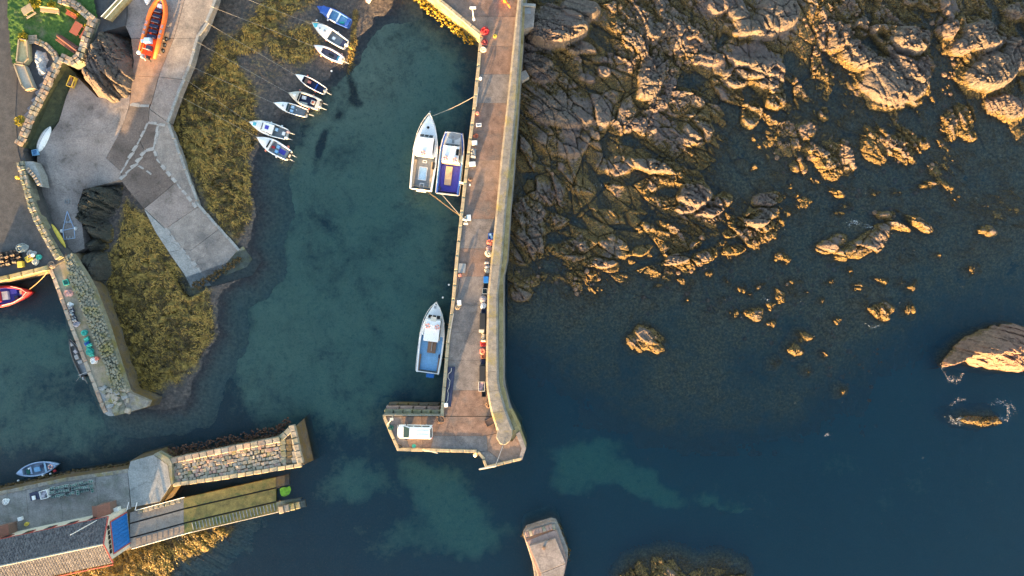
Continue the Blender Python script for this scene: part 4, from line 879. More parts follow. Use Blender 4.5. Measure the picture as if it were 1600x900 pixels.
GLASS = plain("dark_glass", (.012, .015, .018), .3, .15, var=.02, dirt=False); TEALG = plain("tinted_glass", (.02, .045, .055), .3, .15, var=.02, dirt=False); ROPE = plain("rope", (.42, .40, .36), .9); ROPEO = plain("tan_rope", (.40, .28, .14), .9); WOOD = plain("timber", (.40, .31, .20), .8)
OLDW = plain("weathered_timber", (.30, .25, .20), .85); REDW = plain("red_timber", (.34, .10, .06), .7); LOG = plain("log_bark", (.17, .075, .06), .9); MINT = plain("mint_wall", (.60, .66, .60), .7); CREAMW = plain("cream_wall", (.60, .57, .49), .8, var=.05)
TRIM = plain("red_trim", (.38, .07, .06), .6); BLUED = plain("blue_shutter", (.012, .15, .50), .5, var=.25, scale=3); RUBBER = plain("rubber", (.018, .018, .018), .8); TARP = plain("blue_tarp", (.35, .55, .75), .5); PURP = plain("purple_grey", (.20, .18, .24), .7)

# ------------------------------------------------------------------ boats
def half_beam(t, B, stern, kind):
    if kind == 'double': return max(.03, B / 2 * (1 - abs(2 * t - 1) ** 2.0) ** .8)
    if kind == 'blunt':
        f = stern + (1 - stern) * math.sin(min(1, t / .5) * math.pi / 2)
        return B / 2 * (f if t < .6 else 1 - .30 * ((t - .6) / .4) ** 1.6)
    f = stern + (1 - stern) * math.sin(min(1, t / .45) * math.pi / 2)
    return max(.03, B / 2 * (f if t < .45 else 1 - ((t - .45) / .55) ** 2.1))
def boat(name, label, stern_px, bow_px, beam_px, hullm, deckm, floorm, sheer=(.75, 1.15), stern=.82, kind='sharp', td=.6, floor=.25, cat="boat", group=None, rim=.14, zoff=0.0, aft=.04, gunm=None):
    zr = sheer[0] + zoff; a = Vector(W(*stern_px, zr)); b = Vector(W(*bow_px, zr)); L = (b - a).length; B = beam_px * S * (H - zr) / H
    ang = math.atan2(b.y - a.y, b.x - a.x)
    t = thing(name, label, cat, (a.x, a.y, zoff), ang, group, local=True)
    n = 22; hull = MB(); rings = []
    sh = lambda q: sheer[0] + (sheer[1] - sheer[0]) * max(0, q) ** 2 + (.12 * (1 - 2 * q) ** 2 if kind == 'double' else 0)
    for i in range(n + 1):
        q = i / n; w = half_beam(q, B, stern, kind); x = q * L; z = sh(q); wi = max(.01, w - rim); kx = x - (.0 if q < .9 else (q - .9) * L * .5)
        rings.append([(x, wi, z - .02), (x, wi + .03, z + .035), (x, w - .02, z + .035), (x, w, z - .02), (kx, w * .86, .05), (kx, w * .5, -.28), (kx, 0, -.42), (kx, -w * .5, -.28), (kx, -w * .86, .05), (x, -w, z - .02), (x, -w + .02, z + .035), (x, -wi - .03, z + .035), (x, -wi, z - .02)])
    hull.loft(rings, False); r0 = rings[0]; hull.add(r0, [tuple(range(len(r0)))[::-1]])
    hull.obj("hull", hullm, t, smooth=True)
    ins = MB(); ir = []
    for i in range(n + 1):
        q = aft + (td - aft) * i / n; w = max(.02, half_beam(q, B, stern, kind) - rim); z = sh(q)
        ir.append([(q * L, w, z - .01), (q * L, w * .93, floor), (q * L, 0, floor + .02), (q * L, -w * .93, floor), (q * L, -w, z - .01)])
    ins.loft(ir, False); ins.add(ir[0], [(0, 1, 2, 3, 4)]); ins.add(ir[-1], [(4, 3, 2, 1, 0)])
    ins.obj("cockpit", floorm, t)
    fd = MB(); fr = []
    for i in range(11):
        q = td + (1 - td) * i / 10; w = max(.01, half_beam(q, B, stern, kind) - rim * .6); z = sh(q)
        fr.append([(q * L, w, z + .03), (q * L, w * .5, z + .08), (q * L, 0, z + .10), (q * L, -w * .5, z + .08), (q * L, -w, z + .03)])
    fd.loft(fr, False); fd.add(fr[0], [(0, 1, 2, 3, 4)]); fd.obj("foredeck", deckm, t, smooth=True)
    if aft > .06:
        ad = MB(); ar = []
        for i in range(3):
            q = .01 + (aft - .01) * i / 2; w = half_beam(q, B, stern, kind) - rim * .6; ar.append([(q * L, w, sh(q) + .02), (q * L, 0, sh(q) + .05), (q * L, -w, sh(q) + .02)])
        ad.loft(ar, False); ad.obj("aft_deck", deckm, t)
    if gunm:
        gm = MB()
        for s_ in (1, -1):
            gm.tube([(i / n * L, s_ * (half_beam(i / n, B, stern, kind) + .01), sh(i / n) - .06) for i in range(n + 1)], .06, 6)
        gm.obj("rubbing_strake", gunm, t)
    t["L"] = L; t["B"] = B
    return t
def bbox(t, name, m, x, y, z, d, rz=0.0, taper=1.0, bevel=.03, parent=None):
    """box part in boat space: x, y as fractions of length and half beam"""
    L, B = t["L"], t["B"]; mb = MB(); mb.box((x * L, y * B / 2, z + d[2] / 2), d, rz, taper); return mb.obj(name, m, parent or t, bevel=bevel)
def outboard(t, y=0.0, tilt=.5, c=None, leg=None):
    B = t["B"]; mb = MB(); mb.box((-.18, y * B / 2, .95), (.55, .34, .42), 0, .8, 0, tilt * .5); o = mb.obj("outboard_motor", c or BLACK, t, bevel=.06)
    lg = MB(); lg.tube([(-.3, y * B / 2, .85), (-.65 - tilt * .6, y * B / 2, .45 + tilt * .35)], .07, 6); lg.box((-.75 - tilt * .6, y * B / 2, .42 + tilt * .35), (.3, .06, .22)); lg.obj("drive_leg", leg or GREYP, o)
    return o
def fender(t, x, side, m=SALM, r=.15):
    L, B = t["L"], t["B"]; mb = MB(); mb.ball((x * L, side * (B / 2 * 1.04), .45), r, 8, 5, 1.3); return mb.obj("fender", m, t, smooth=True)
def ring(t, x, y, z, R=.34, m=SALM):
    L, B = t["L"], t["B"]; mb = MB(); mb.torus((x * L, y * B / 2, z), R, .085, 16, 6); o = mb.obj("lifebuoy", m, t, smooth=True)
    mb = MB()
    for k in range(4):
        a = k * math.pi / 2 + .4; mb.box((x * L + R * math.cos(a), y * B / 2 + R * math.sin(a), z), (.20, .10, .20), a + math.pi / 2)
    mb.obj("band", WHITE, o); return o
def wheelhouse(t, x0, x1, wid, z0, h, m, win=True, rake=.35, roofm=None, nwin=3):
    L, B = t["L"], t["B"]; w = wid * B / 2; xa, xb = x0 * L, x1 * L; mb = MB()
    base = [(xa, -w, z0), (xb, -w * .86, z0), (xb, w * .86, z0), (xa, w, z0)]; top = [(xa + .05, -w * .92, z0 + h), (xb - rake, -w * .78, z0 + h), (xb - rake, w * .78, z0 + h), (xa + .05, w * .92, z0 + h)]
    mb.add(base + top, [(4, 5, 6, 7), (0, 1, 5, 4), (1, 2, 6, 5), (2, 3, 7, 6), (3, 0, 4, 7)]); o = mb.obj("wheelhouse", m, t, bevel=.05)
    rf = MB(); rf.box(((xa + xb - rake) / 2 - .05, 0, z0 + h + .045), (xb - rake - xa + .25, w * 1.8, .09)); rf.obj("roof", roofm or m, o, bevel=.04)
    if win:
        for k in range(nwin):
            y = (k - (nwin - 1) / 2) * (w * 1.5 / nwin); g = MB(); f = .42
            g.box((xb - rake * .42 + .05, y, z0 + h * .60), (.05, w * 1.5 / nwin * .82, h * .52), 0, 1, 0, -math.atan2(rake, h)); g.obj("window", GLASS, o)
        for s_ in (1, -1):
            for k in range(2):
                g = MB(); xx = xa + (xb - xa) * (.3 + .36 * k); g.box((xx, s_ * w * (.97 - .06 * (.3 + .36 * k)), z0 + h * .64), ((xb - xa) * .26, .05, h * .36), -s_ * .03); g.obj("window", GLASS, o)
    return o
def rail(t, pts, m=STEEL, r=.03, posts=True, z0=.8):
    L, B = t["L"], t["B"]; mb = MB(); P = [(p[0] * L, p[1] * B / 2, p[2]) for p in pts]; mb.tube(P, r, 5)
    if posts:
        for p in P: mb.tube([(p[0], p[1], z0), p], r * .8, 4)
    return mb.obj("rail", m, t)
MG = "small boats moored bow-on to the foreshore"
b = boat("moored_boat", "small boat with bright blue bow cover, top of the moored row", (546, 37), (496, 11), 19, BLUE, BLUE, SKYB, td=.62, group=MG, zoff=.25, rim=.2, aft=.1)
bbox(b, "canopy", BLUE, .72, 0, .9, (1.7, 1.35, .5), 0, .75, .1); bbox(b, "canopy_band", WHITE, .60, 0, .9, (.28, 1.5, .56), 0, .8, .05); bbox(b, "thwart", WHITE, .36, 0, .5, (.28, 1.5, .12)); bbox(b, "net_bundle", TEAL, .22, .35, .3, (.7, .3, .2), .5); bbox(b, "gunwale_pad", WHITE, .48, .9, .82, (1.5, .18, .08), -.05)
fender(b, .06, .55, SALM, .26); fender(b, .6, 1, WHITE, .16)
b = boat("moored_boat", "white boat with turquoise bow patch and raised yellow outboard leg", (540, 70), (488.5, 37), 20, WHITE, WHITE, GREYF, td=.48, group=MG, zoff=.2, rim=.2)
mbx = MB(); L_, B_ = b["L"], b["B"]; mbx.add([(L_ * .97, 0, 1.28), (L_ * .86, .42, 1.2), (L_ * .83, .1, 1.22), (L_ * .86, -.42, 1.2)], [(0, 1, 2, 3)]); mbx.obj("bow_patch", TURQ, b)
bbox(b, "hatch", GREYP, .62, -.05, 1.02, (.35, .3, .06)); bbox(b, "hatch", GREYP, .76, .05, 1.1, (.25, .25, .06)); bbox(b, "seat", WHITE, .36, .1, .3, (.45, .45, .3)); bbox(b, "engine_well", NAVY, .07, 0, .5, (.6, 1.1, .25)); outboard(b, .0, .6, WHITE, YEL)
rail(b, [(.98, 0, 1.55), (.88, .4, 1.5), (.75, .68, 1.4), (.6, .85, 1.25)], z0=1.1); rail(b, [(.98, 0, 1.55), (.88, -.4, 1.5), (.75, -.68, 1.4), (.6, -.85, 1.25)], z0=1.1); fender(b, .5, 1, SALM); fender(b, .35, -1, WHITE)
b = boat("moored_boat", "small faded pink and white boat with oval dark cockpit", (535, 94), (491.5, 72), 16, WHITE, WHITE, PURP, td=.72, group=MG, zoff=.12, rim=.22, stern=.7, gunm=PINK, aft=.12)
bbox(b, "thwart", TURQ, .16, 0, .45, (.35, 1.0, .1)); bbox(b, "engine_box", BLACK, .42, 0, .3, (.8, .35, .25)); bbox(b, "spar", WOOD, .42, .3, .45, (1.6, .07, .06), .05); fender(b, .3, 1, SALM); fender(b, .7, 1, SALM); fender(b, .12, -1, PINK); outboard(b, 0, .3, TAN)
b = boat("moored_boat", "white open boat with red-brown seat and navy floor", (507, 142), (462.5, 117), 15, WHITE, WHITE, NAVY, td=.74, group=MG, rim=.13)
bbox(b, "seat", BROWN, .66, 0, .35, (.55, 1.1, .2)); bbox(b, "fish_box", SALM, .55, -.08, .35, (.5, .42, .3), .2); bbox(b, "thwart", BLUE, .3, 0, .45, (.22, 1.2, .06)); outboard(b, 0, .5, GREYP); fender(b, .7, -1, SALM); fender(b, .25, 1, SALM)
b = boat("moored_boat", "cream boat with curved cockpit seat and red-lined engine box", (499.5, 164), (452, 146), 21, CREAM, CREAM, NAVY, td=.64, group=MG, rim=.3, stern=.88, aft=.12)
bbox(b, "seat", WHITE, .55, -.25, .3, (.7, .55, .3), .1, .9); bbox(b, "seat", CREAM, .5, .55, .3, (1.2, .3, .25), .1); bbox(b, "engine_box", CREAM, .22, 0, .3, (.65, .6, .55)); bbox(b, "hatch", REDW, .22, 0, .86, (.4, .35, .05)); bbox(b, "windscreen", GLASS, .66, 0, 1.0, (.12, 1.3, .35)); bbox(b, "hatch", WHITE, .8, .0, 1.12, (.4, .4, .07))
outboard(b, .3, .5, CREAM); outboard(b, -.45, .4, BLACK)
for q, s_ in ((.3, 1), (.55, 1), (.75, -1), (.3, -1)): fender(b, q, s_, SALM)
b = boat("moored_boat", "white boat with teal-grey cockpit and split windscreen", (478.7, 177), (429, 161.5), 16, WHITE, WHITE, GREYF, td=.56, group=MG, rim=.13)
bbox(b, "windscreen", TEALG, .57, 0, .95, (.2, 1.25, .35), 0, .85); bbox(b, "seat", TARP, .46, .4, .3, (.5, .45, .4)); bbox(b, "seat", TARP, .46, -.4, .3, (.5, .45, .4)); bbox(b, "bin", WHITE, .34, -.1, .3, (.16, .16, .2)); bbox(b, "hatch", GREYP, .72, 0, 1.05, (.3, .3, .05)); outboard(b, 0, .5)
b = boat("moored_boat", "white cabin boat with dark blue panel on the roof and pale grey aft deck", (447.5, 210), (391.5, 192), 21, WHITE, WHITE, GREYF, td=.44, sheer=(.8, 1.2), group=MG, rim=.16)
o = wheelhouse(b, .36, .68, .74, .85, .75, WHITE, rake=.5); bbox(b, "solar_panel", ROYAL, .49, -.02, 1.69, (.62, .6, .04)); bbox(b, "anchor_well", TURQ, .86, 0, 1.2, (.55, .55, .08), 0, .7); bbox(b, "seat", TARP, .30, -.25, .35, (.45, .5, .35)); bbox(b, "engine_box", WHITE, .08, 0, .35, (.5, .55, .4)); outboard(b, .5, .3, WHITE); outboard(b, -.4, .5, PINK)
rail(b, [(.98, 0, 1.6), (.86, .42, 1.55), (.7, .75, 1.45), (.5, .92, 1.35)], WHITE, z0=1.0); rail(b, [(.98, 0, 1.6), (.86, -.42, 1.55), (.7, -.75, 1.45), (.5, -.92, 1.35)], WHITE, z0=1.0); fender(b, .5, -1, WHITE); fender(b, .2, -1, WHITE)
b = boat("moored_boat", "white open-cockpit boat with bright blue bins, lowest of the moored row", (451, 243), (402.5, 215), 22, WHITE, WHITE, GREYP, td=.56, group=MG, rim=.2)
bbox(b, "windscreen", GLASS, .62, 0, 1.0, (.16, 1.35, .32), 0, .9); bbox(b, "seat", RED, .5, .05, .3, (.5, .35, .35), .3); bbox(b, "bin", SKYB, .38, -.32, .3, (.48, .5, .4)); bbox(b, "bin", SKYB, .36, .38, .3, (.48, .5, .4)); bbox(b, "floor_mat", ROYAL, .24, .0, .28, (1.1, .75, .04)); bbox(b, "side_bench", WHITE, .3, -.8, .3, (1.8, .25, .3), .04)
outboard(b, .35, .4, BLACK); outboard(b, -.35, .5, BLACK); fender(b, .15, -1, SALM, .22); fender(b, .65, 1, SALM); fender(b, .3, 1, WHITE)
b = boat("moored_boat", "white-bowed boat at the top edge, pulled onto brown sand", (585, -42), (573.5, 5), 16, WHITE, SKYB, TARP, td=.6, group=MG, zoff=.35, gunm=PINK)
bbox(b, "thwart", WHITE, .4, 0, .45, (.3, 1.2, .1))
# the three larger boats along the pier
b = boat("workboat", "white decked workboat with tan side lockers, moored outside the blue boat", (657.5, 296), (672.5, 180), 39, WHITE, WHITE, GREYF, sheer=(1.2, 2.0), stern=.92, td=.45, floor=.55, rim=.3)
wheelhouse(b, .43, .73, .72, 1.45, 1.3, WHITE, rake=.8); bbox(b, "side_locker", TAN, .21, .78, .6, (4.3, .6, .5)); bbox(b, "side_locker", TAN, .21, -.72, .6, (4.0, .55, .5)); bbox(b, "hatch", TARP, .22, .05, .6, (1.9, 1.05, .14)); mbx = MB(); L_, B_ = b["L"], b["B"]
for (sx, sy, dx, dy) in ((.22, .05, 2.0, 1.2), (.055, .0, .75, .6), (.38, 0, .35, .55)):
    for k in (-1, 1): mbx.box((sx * L_, sy * B_ / 2 + k * dy / 2, .78), (dx, .08, .06)); mbx.box((sx * L_ + k * dx / 2, sy * B_ / 2, .78), (.08, dy, .06))
mbx.obj("hatch_frame", WHITE, b); mbx = MB(); mbx.cyl((.82 * L_, 0, 1.85), .2, .1, 14); mbx.obj("deck_light", GLASS, b); ring(b, .46, .05, 2.95, .3); bbox(b, "engine_vent", BLACK, .33, -.78, 1.15, (1.1, .35, .45)); bbox(b, "stern_platform", WHITE, -.012, 0, .5, (.3, 1.5, .1)); bbox(b, "side_window", GLASS, .57, -.66, 1.7, (2.0, .08, .6)); bbox(b, "bow_roller", STEEL, 1.0, 0, 2.05, (.9, .14, .1))
rail(b, [(1.0, 0, 2.6), (.93, .3, 2.55), (.85, .55, 2.45), (.72, .8, 2.25), (.5, .97, 1.9)], WHITE, z0=1.6); rail(b, [(1.0, 0, 2.6), (.93, -.3, 2.55), (.85, -.55, 2.45), (.72, -.8, 2.25), (.5, -.97, 1.9)], WHITE, z0=1.6); bbox(b, "mast", WHITE, .6, 0, 2.8, (.1, .1, 1.2)); bbox(b, "radar", WHITE, .63, 0, 3.0, (.3, 1.0, .14))
fender(b, .3, -1, BLACK, .25); fender(b, .6, -1, SALM, .25)
b = boat("workboat", "blunt-bowed blue workboat with white wheelhouse and purple-blue deck against the pier", (699, 303), (710, 208), 38, BLUE, GREYP, ROYAL, sheer=(1.2, 1.7), stern=.96, kind='blunt', td=.53, floor=.6, rim=.35, gunm=WHITE)
b["L"] = b["L"]; wheelhouse(b, .50, .80, .74, 1.4, 1.35, WHITE, rake=.5); bbox(b, "foredeck_panel", plain("pale_grey_deck", (.55, .60, .64), .6), .9, 0, 1.62, (1.7, 2.2, .06)); bbox(b, "hatch", TAN, .30, .1, .65, (2.9, 1.05, .35)); bbox(b, "bulkhead", TAN, .50, 0, .7, (.25, 2.9, .7)); ring(b, .545, .38, 2.95, .3); ring(b, .535, -.38, 2.95, .3)
bbox(b, "roof_hatch", GLASS, .66, -.52, 2.84, (.95, .45, .1)); bbox(b, "side_rail", SKYB, .45, .93, 1.2, (5.5, .12, .35), .0); bbox(b, "side_rail", SKYB, .45, -.93, 1.2, (5.5, .12, .35), .0); bbox(b, "side_box", TARP, .58, -.92, 1.25, (1.2, .35, .6)); bbox(b, "locker", NAVY, .08, .75, .65, (.6, .5, .5)); bbox(b, "stern_board", CREAM, .0, 0, .9, (.2, 3.4, .25)); bbox(b, "vent", GREYF, .93, .1, 1.66, (.3, .35, .15)); bbox(b, "vent", GREYF, .85, .0, 1.66, (.45, .35, .12))
rail(b, [(.3, .97, 1.9), (.5, .98, 1.95), (.7, .97, 2.0), (.85, .88, 2.1), (.97, .7, 2.2), (.99, 0, 2.2), (.97, -.7, 2.2), (.85, -.88, 2.1), (.7, -.97, 2.0), (.5, -.98, 1.95)], WHITE, z0=1.3)
b = boat("workboat", "white fishing boat with bright blue deck and blue stern step, moored alone at the pier", (668, 583), (683, 471), 39, WHITE, WHITE, SKYB, sheer=(1.2, 2.0), stern=.92, td=.52, floor=.6, rim=.26)
wheelhouse(b, .47, .82, .66, 1.5, 1.35, WHITE, rake=.9); ring(b, .66, .38, 3.05, .3); ring(b, .66, -.38, 3.05, .3); bbox(b, "hatch", BROWN, .36, -.05, .65, (1.8, 1.3, .35)); bbox(b, "hatch", BROWN, .455, -.05, .65, (.5, 1.1, .6)); bbox(b, "davit", STEEL, .37, -.05, 1.1, (1.4, .08, .12)); bbox(b, "side_locker", BROWN, .13, .84, .65, (2.6, .5, .5)); bbox(b, "side_locker", BROWN, .13, -.82, .65, (2.6, .48, .5)); bbox(b, "winch", NAVY, .25, -.8, .65, (.5, .5, .55))
bbox(b, "stern_step", BLUED, -.035, -.2, .35, (.75, 1.25, .12)); bbox(b, "stern_frame", WHITE, .01, 0, 1.15, (.12, 3.2, .12)); bbox(b, "mast", WHITE, .68, 0, 2.9, (.1, .1, 1.4)); bbox(b, "radar", WHITE, .62, -.1, 3.0, (.25, .9, .12)); bbox(b, "bow_hatch", GREYP, .92, .05, 1.98, (.4, .35, .08)); bbox(b, "windlass", GREYF, .965, 0, 2.03, (.35, .25, .2)); bbox(b, "roof_panel", CREAM, .76, 0, 2.9, (.7, .9, .06))
for s_ in (1, -1): rail(b, [(.99, 0, 2.7), (.92, s_ * .35, 2.65), (.84, s_ * .6, 2.55), (.72, s_ * .84, 2.35), (.55, s_ * .97, 2.05), (.35, s_ * 1.0, 1.75), (.15, s_ * .98, 1.7), (.02, s_ * .93, 1.7)], WHITE, .035, z0=1.25)
for q in (.2, .45, .7): fender(b, q, -1, BLACK, .26)
# inner harbour boats
b = boat("fishing_boat", "red-hulled boat with navy deck lying under the sunlit quay at the left edge", (-40, 470), (50, 456), 32, RED, RED, ROYAL, sheer=(1.1, 1.6), stern=.85, td=.86, floor=.4, rim=.34, gunm=RED)
bbox(b, "locker", WHITE, .52, .05, .5, (.9, 1.3, .5)); bbox(b, "anchor_tub", TAN, .84, .1, 1.0, (.6, .6, .35)); bbox(b, "net_bin", ROYAL, .68, .35, .5, (1.0, .8, .5)); bbox(b, "wheelhouse_roof", RED, .40, 0, 1.3, (1.6, 1.7, 1.2), 0, .9); bbox(b, "rope_bin", NAVY, .7, -.3, .5, (.6, .6, .4)); rail(b, [(.5, -.9, 1.7), (.7, -.8, 1.75), (.86, -.45, 1.8), (.95, 0, 1.8), (.86, .45, 1.8), (.7, .8, 1.75)], WHITE, z0=1.2)
b = boat("inflatable_boat", "dark grey inflatable moored against the outer face of the stone jetty", (134, 588), (110, 530), 17, BLACK, GREYP, GREYF, sheer=(.55, .8), stern=.9, td=.82, rim=.32, gunm=GREYP)
bbox(b, "console", GREYP, .52, -.1, .4, (.7, .6, .6)); bbox(b, "bag", plain("grey_canvas", (.38, .38, .42), .8), .66, -.1, .4, (.6, .5, .35), .3); bbox(b, "seat", GREYP, .38, -.2, .4, (.5, .7, .4)); bbox(b, "a_frame", STEEL, .08, 0, .9, (.1, 1.5, .1)); outboard(b, .2, .4, GREYP); bbox(b, "aerial", STEEL, .03, .9, .9, (.05, 1.6, .05), .5)
b = boat("rowing_boat", "pale blue double-ended rowing boat beside the lifeboat quay", (89, 726.5), (27, 739.5), 22, PALEB, PALEB, plain("grey_blue_floor", (.20, .26, .36), .7), kind='double', td=.84, aft=.15, rim=.2, sheer=(.6, .75))
bbox(b, "bin", SKYB, .50, .05, .3, (.9, .7, .35)); bbox(b, "thwart", TARP, .30, 0, .5, (.3, 1.4, .08)); bbox(b, "thwart", PALEB, .66, 0, .5, (.25, 1.2, .08)); bbox(b, "rope_heap", GREEN, .74, .1, .35, (.5, .8, .25), .2); bbox(b, "bucket", WHITE, .70, -.3, .35, (.25, .25, .3)); bbox(b, "engine_cover", NAVY, .38, -.3, .3, (.5, .4, .35)); ring(b, .14, .05, .85, .3); fender(b, .10, .75, RED, .24); fender(b, .40, 1.02, WHITE, .22); fender(b, .22, 1.0, WHITE, .16)

# ------------------------------------------------------------------ orange passenger inflatable on its trailer
zr = 5.3; a = Vector(W(229, 88, zr)); bb = Vector(W(254, -4, zr)); LR = (bb - a).length; ang = math.atan2(bb.y - a.y, bb.x - a.x)
rib = thing("inflatable_boat", "large orange inflatable with rows of navy seats parked on the slip", "boat", (a.x, a.y, 4.0), ang, local=True)
BR = 1.18
def tubex(s_):
    return [(0.0, s_ * BR, 1.25), (LR * .3, s_ * BR, 1.25), (LR * .6, s_ * BR, 1.28), (LR * .75, s_ * BR * .93, 1.32), (LR * .87, s_ * BR * .66, 1.40), (LR * .95, s_ * BR * .33, 1.46)]
mb = MB(); mb.tube(tubex(1) + [(LR * .975, 0, 1.5)] + tubex(-1)[::-1], [.22, .33, .34, .34, .33, .32, .30, .32, .33, .34, .34, .33, .22], 12); mb.obj("tube", ORANGE, rib, smooth=True)
mb = MB(); mb.loft([[(x * LR, -w, .95), (x * LR, w, .95), (x * LR, w * .8, .55), (x * LR, 0, .25), (x * LR, -w * .8, .55)] for x, w in ((0, 1.05), (.5, 1.05), (.75, .95), (.9, .5), (.96, .12))], True, True); mb.obj("hull", REDO, rib)
for k in range(6):
    mb = MB(); x = LR * (.34 + .085 * k); mb.box((x, 0, 1.3), (.42, 1.3 - .05 * k, .5)); mb.box((x - .24, 0, 1.6), (.12, 1.25 - .05 * k, .35)); mb.obj("seat", NAVY, rib, bevel=.05)
mb = MB(); mb.box((LR * .85, 0, 1.38), (.75, .9, .4), 0, .7); mb.obj("bow_cushion", WHITE, rib, bevel=.1)
mb = MB(); mb.box((LR * .93, 0, 1.35), (.5, .35, .3), 0, .7); mb.obj("anchor_box", GREYP, rib)
mb = MB(); mb.box((LR * .25, .25, 1.6), (.9, 1.2, .7), .25, .75); mb.box((LR * .22, .8, 1.75), (.5, .7, .15), .3); mb.obj("console_cover", TARP, rib, bevel=.1)
mb = MB(); mb.box((LR * .14, -.1, 1.4), (.8, .9, .55), 0, .85); o = mb.obj("jockey_seat", NAVY, rib, bevel=.06); mb = MB(); mb.tube([(LR * .10, -.55, 1.2), (LR * .10, -.5, 2.0), (LR * .10, .5, 2.0), (LR * .10, .55, 1.2)], .04, 6); mb.obj("frame", STEEL, o)
for s_ in (-.4, .45):
    mb = MB(); mb.box((-.15, s_, 1.55), (.65, .45, .6), 0, .75); mb.tube([(-.2, s_, 1.3), (-.5, s_, .5)], .1, 6); mb.obj("outboard_motor", BLACK if s_ < 0 else GREYP, rib, bevel=.06)
mb = MB(); mb.ball((.15, 1.0, 1.75), .3, 10, 6); mb.obj("mooring_buoy", WHITE, rib, smooth=True)
for s_ in (1, -1):
    for k in range(3):
        mb = MB(); mb.box((LR * (.36 + .085 * k), s_ * (BR + .02), 1.58), (.5, .34, .05)); mb.obj("wear_patch", PURP, rib)
tr = thing("boat_trailer", "dark wheeled launching trailer under the orange inflatable", "trailer", (a.x, a.y, 4.0), ang, local=True)
mb = MB()
for s_ in (-.6, .6): mb.box((LR * .45, s_, .32), (LR * .85, .1, .14))
for q in (.1, .35, .6): mb.box((LR * q, 0, .32), (.12, 2.9, .12))
mb.obj("frame", STEEL, tr)
for q in (.18, .28, .38):
    for s_ in (1.62, -1.55):
        mb = MB(); mb.tube([(LR * q, s_ - .12, .34), (LR * q, s_ + .12, .34)], .34, 12); o = mb.obj("wheel", RUBBER, tr); mb = MB(); mb.tube([(LR * q, s_ - .13, .34), (LR * q, s_ + .135, .34)], .15, 8); mb.obj("hub", STEEL, o)
# upturned dinghy, kayak, launching trolley
def pod(name, label, p0, p1, wid, z, hgt, m, cat="boat", n=12, keel=None):
    a = Vector(W(*p0, z)); b = Vector(W(*p1, z)); L = (b - a).length; t = thing(name, label, cat, (a.x, a.y, z), math.atan2(b.y - a.y, b.x - a.x), local=True); mb = MB(); rings = []
    for i in range(n + 1):
        q = i / n; w = wid / 2 * max(.05, (1 - abs(2 * q - 1) ** 2.4)) ** .7; h = hgt * max(.2, (1 - abs(2 * q - 1) ** 3)); rings.append([(q * L, -w, 0), (q * L, -w * .85, h * .6), (q * L, -w * .4, h * .95), (q * L, 0, h), (q * L, w * .4, h * .95), (q * L, w * .85, h * .6), (q * L, w, 0)])
    mb.loft(rings, False); mb.add(rings[0], [tuple(range(7))]); mb.add(rings[-1], [tuple(range(6, -1, -1))]); mb.obj("hull", m, t, smooth=True)
    mb = MB(); mb.tube([(q * L, 0, hgt * max(.25, (1 - abs(2 * q - 1) ** 3)) + .01) for q in (.05, .2, .4, .6, .8, .95)], .035, 5); mb.obj("keel_strip", keel or m, t); return t
pod("dinghy", "white upturned dinghy lying on the yard below the terrace wall", (59, 238), (79, 198), 1.35, 3.0, .55, WHITE, keel=GREYP)
pod("kayak", "long yellow kayak propped against the quay wall", (80.5, 350), (102.5, 387), .72, 2.9, .38, YEL)
lt = thing("launching_trolley", "pale blue tubular launching trolley on the yard near the kayak", "trolley", W(108, 352, 2.1))
mb = MB(); zt = 2.5
for P in ([(100, 374), (98, 360), (103, 338), (105, 330)], [(117, 372), (116, 358), (108, 338), (105, 330)], [(98, 360), (117, 356)], [(101, 374), (117, 372)], [(101, 347), (113, 347)]): mb.tube([W(p[0], p[1], zt) for p in P], .055, 6)
mb.obj("frame", PALEB, lt)
for p in ((96.5, 361), (118, 357)):
    mb = MB(); c = Vector(W(p[0], p[1], 2.4)); mb.tube([c - Vector((.1, 0, 0)), c + Vector((.1, 0, 0))], .27, 10); mb.obj("wheel", WHITE, lt)
for p in ((104, 347), (109, 346), (104, 372), (109, 371), (114, 371)):
    mb = MB(); c = Vector(W(p[0], p[1], zt + .06)); mb.tube([c - Vector((0, .22, 0)), c + Vector((0, .22, 0))], .07, 6); mb.obj("keel_roller", GREYP, lt)

# ------------------------------------------------------------------ white van at the pier head
vc = Vector(W(648, 675.5, 5.4)); van = thing("van", "white crew van parked at the corner of the pier head", "van", (vc.x, vc.y, ZD + .02), math.pi - .02, local=True)
def plan(xa, xb, w, z, nose=.12): return [(xa, -w, z), (xb - nose, -w, z), (xb, -w + nose * 2, z), (xb, w - nose * 2, z), (xb - nose, w, z), (xa, w, z)]
mb = MB(); mb.loft([plan(-2.55, 2.6, .96, .38, .2), plan(-2.58, 2.65, 1.0, .7, .25), plan(-2.56, 2.62, .99, 1.0, .28), plan(-2.54, 2.45, .96, 1.16, .28)], True, True); mb.obj("body", WHITE, van, bevel=.05)
mb = MB(); mb.loft([plan(-2.53, 1.62, .95, 1.14, .1), plan(-2.48, 1.15, .90, 1.62, .12), plan(-2.42, .72, .82, 1.93, .14)], True, True); cb = mb.obj("cabin", WHITE, van, bevel=.06)
mb = MB(); mb.add([(1.70, -.84, 1.19), (1.70, .84, 1.19), (.76, .72, 1.955), (.76, -.72, 1.955)], [(0, 1, 2, 3)]); mb.obj("windscreen", TEALG, cb)
for v in mb.v: pass
mb = MB(); mb.add([(-2.56, -.72, 1.25), (-2.56, .72, 1.25), (-2.46, .66, 1.72), (-2.46, -.66, 1.72)], [(3, 2, 1, 0)]); mb.box((-2.36, 0, 1.935), (.14, 1.3, .03)); mb.obj("rear_window", GLASS, cb)
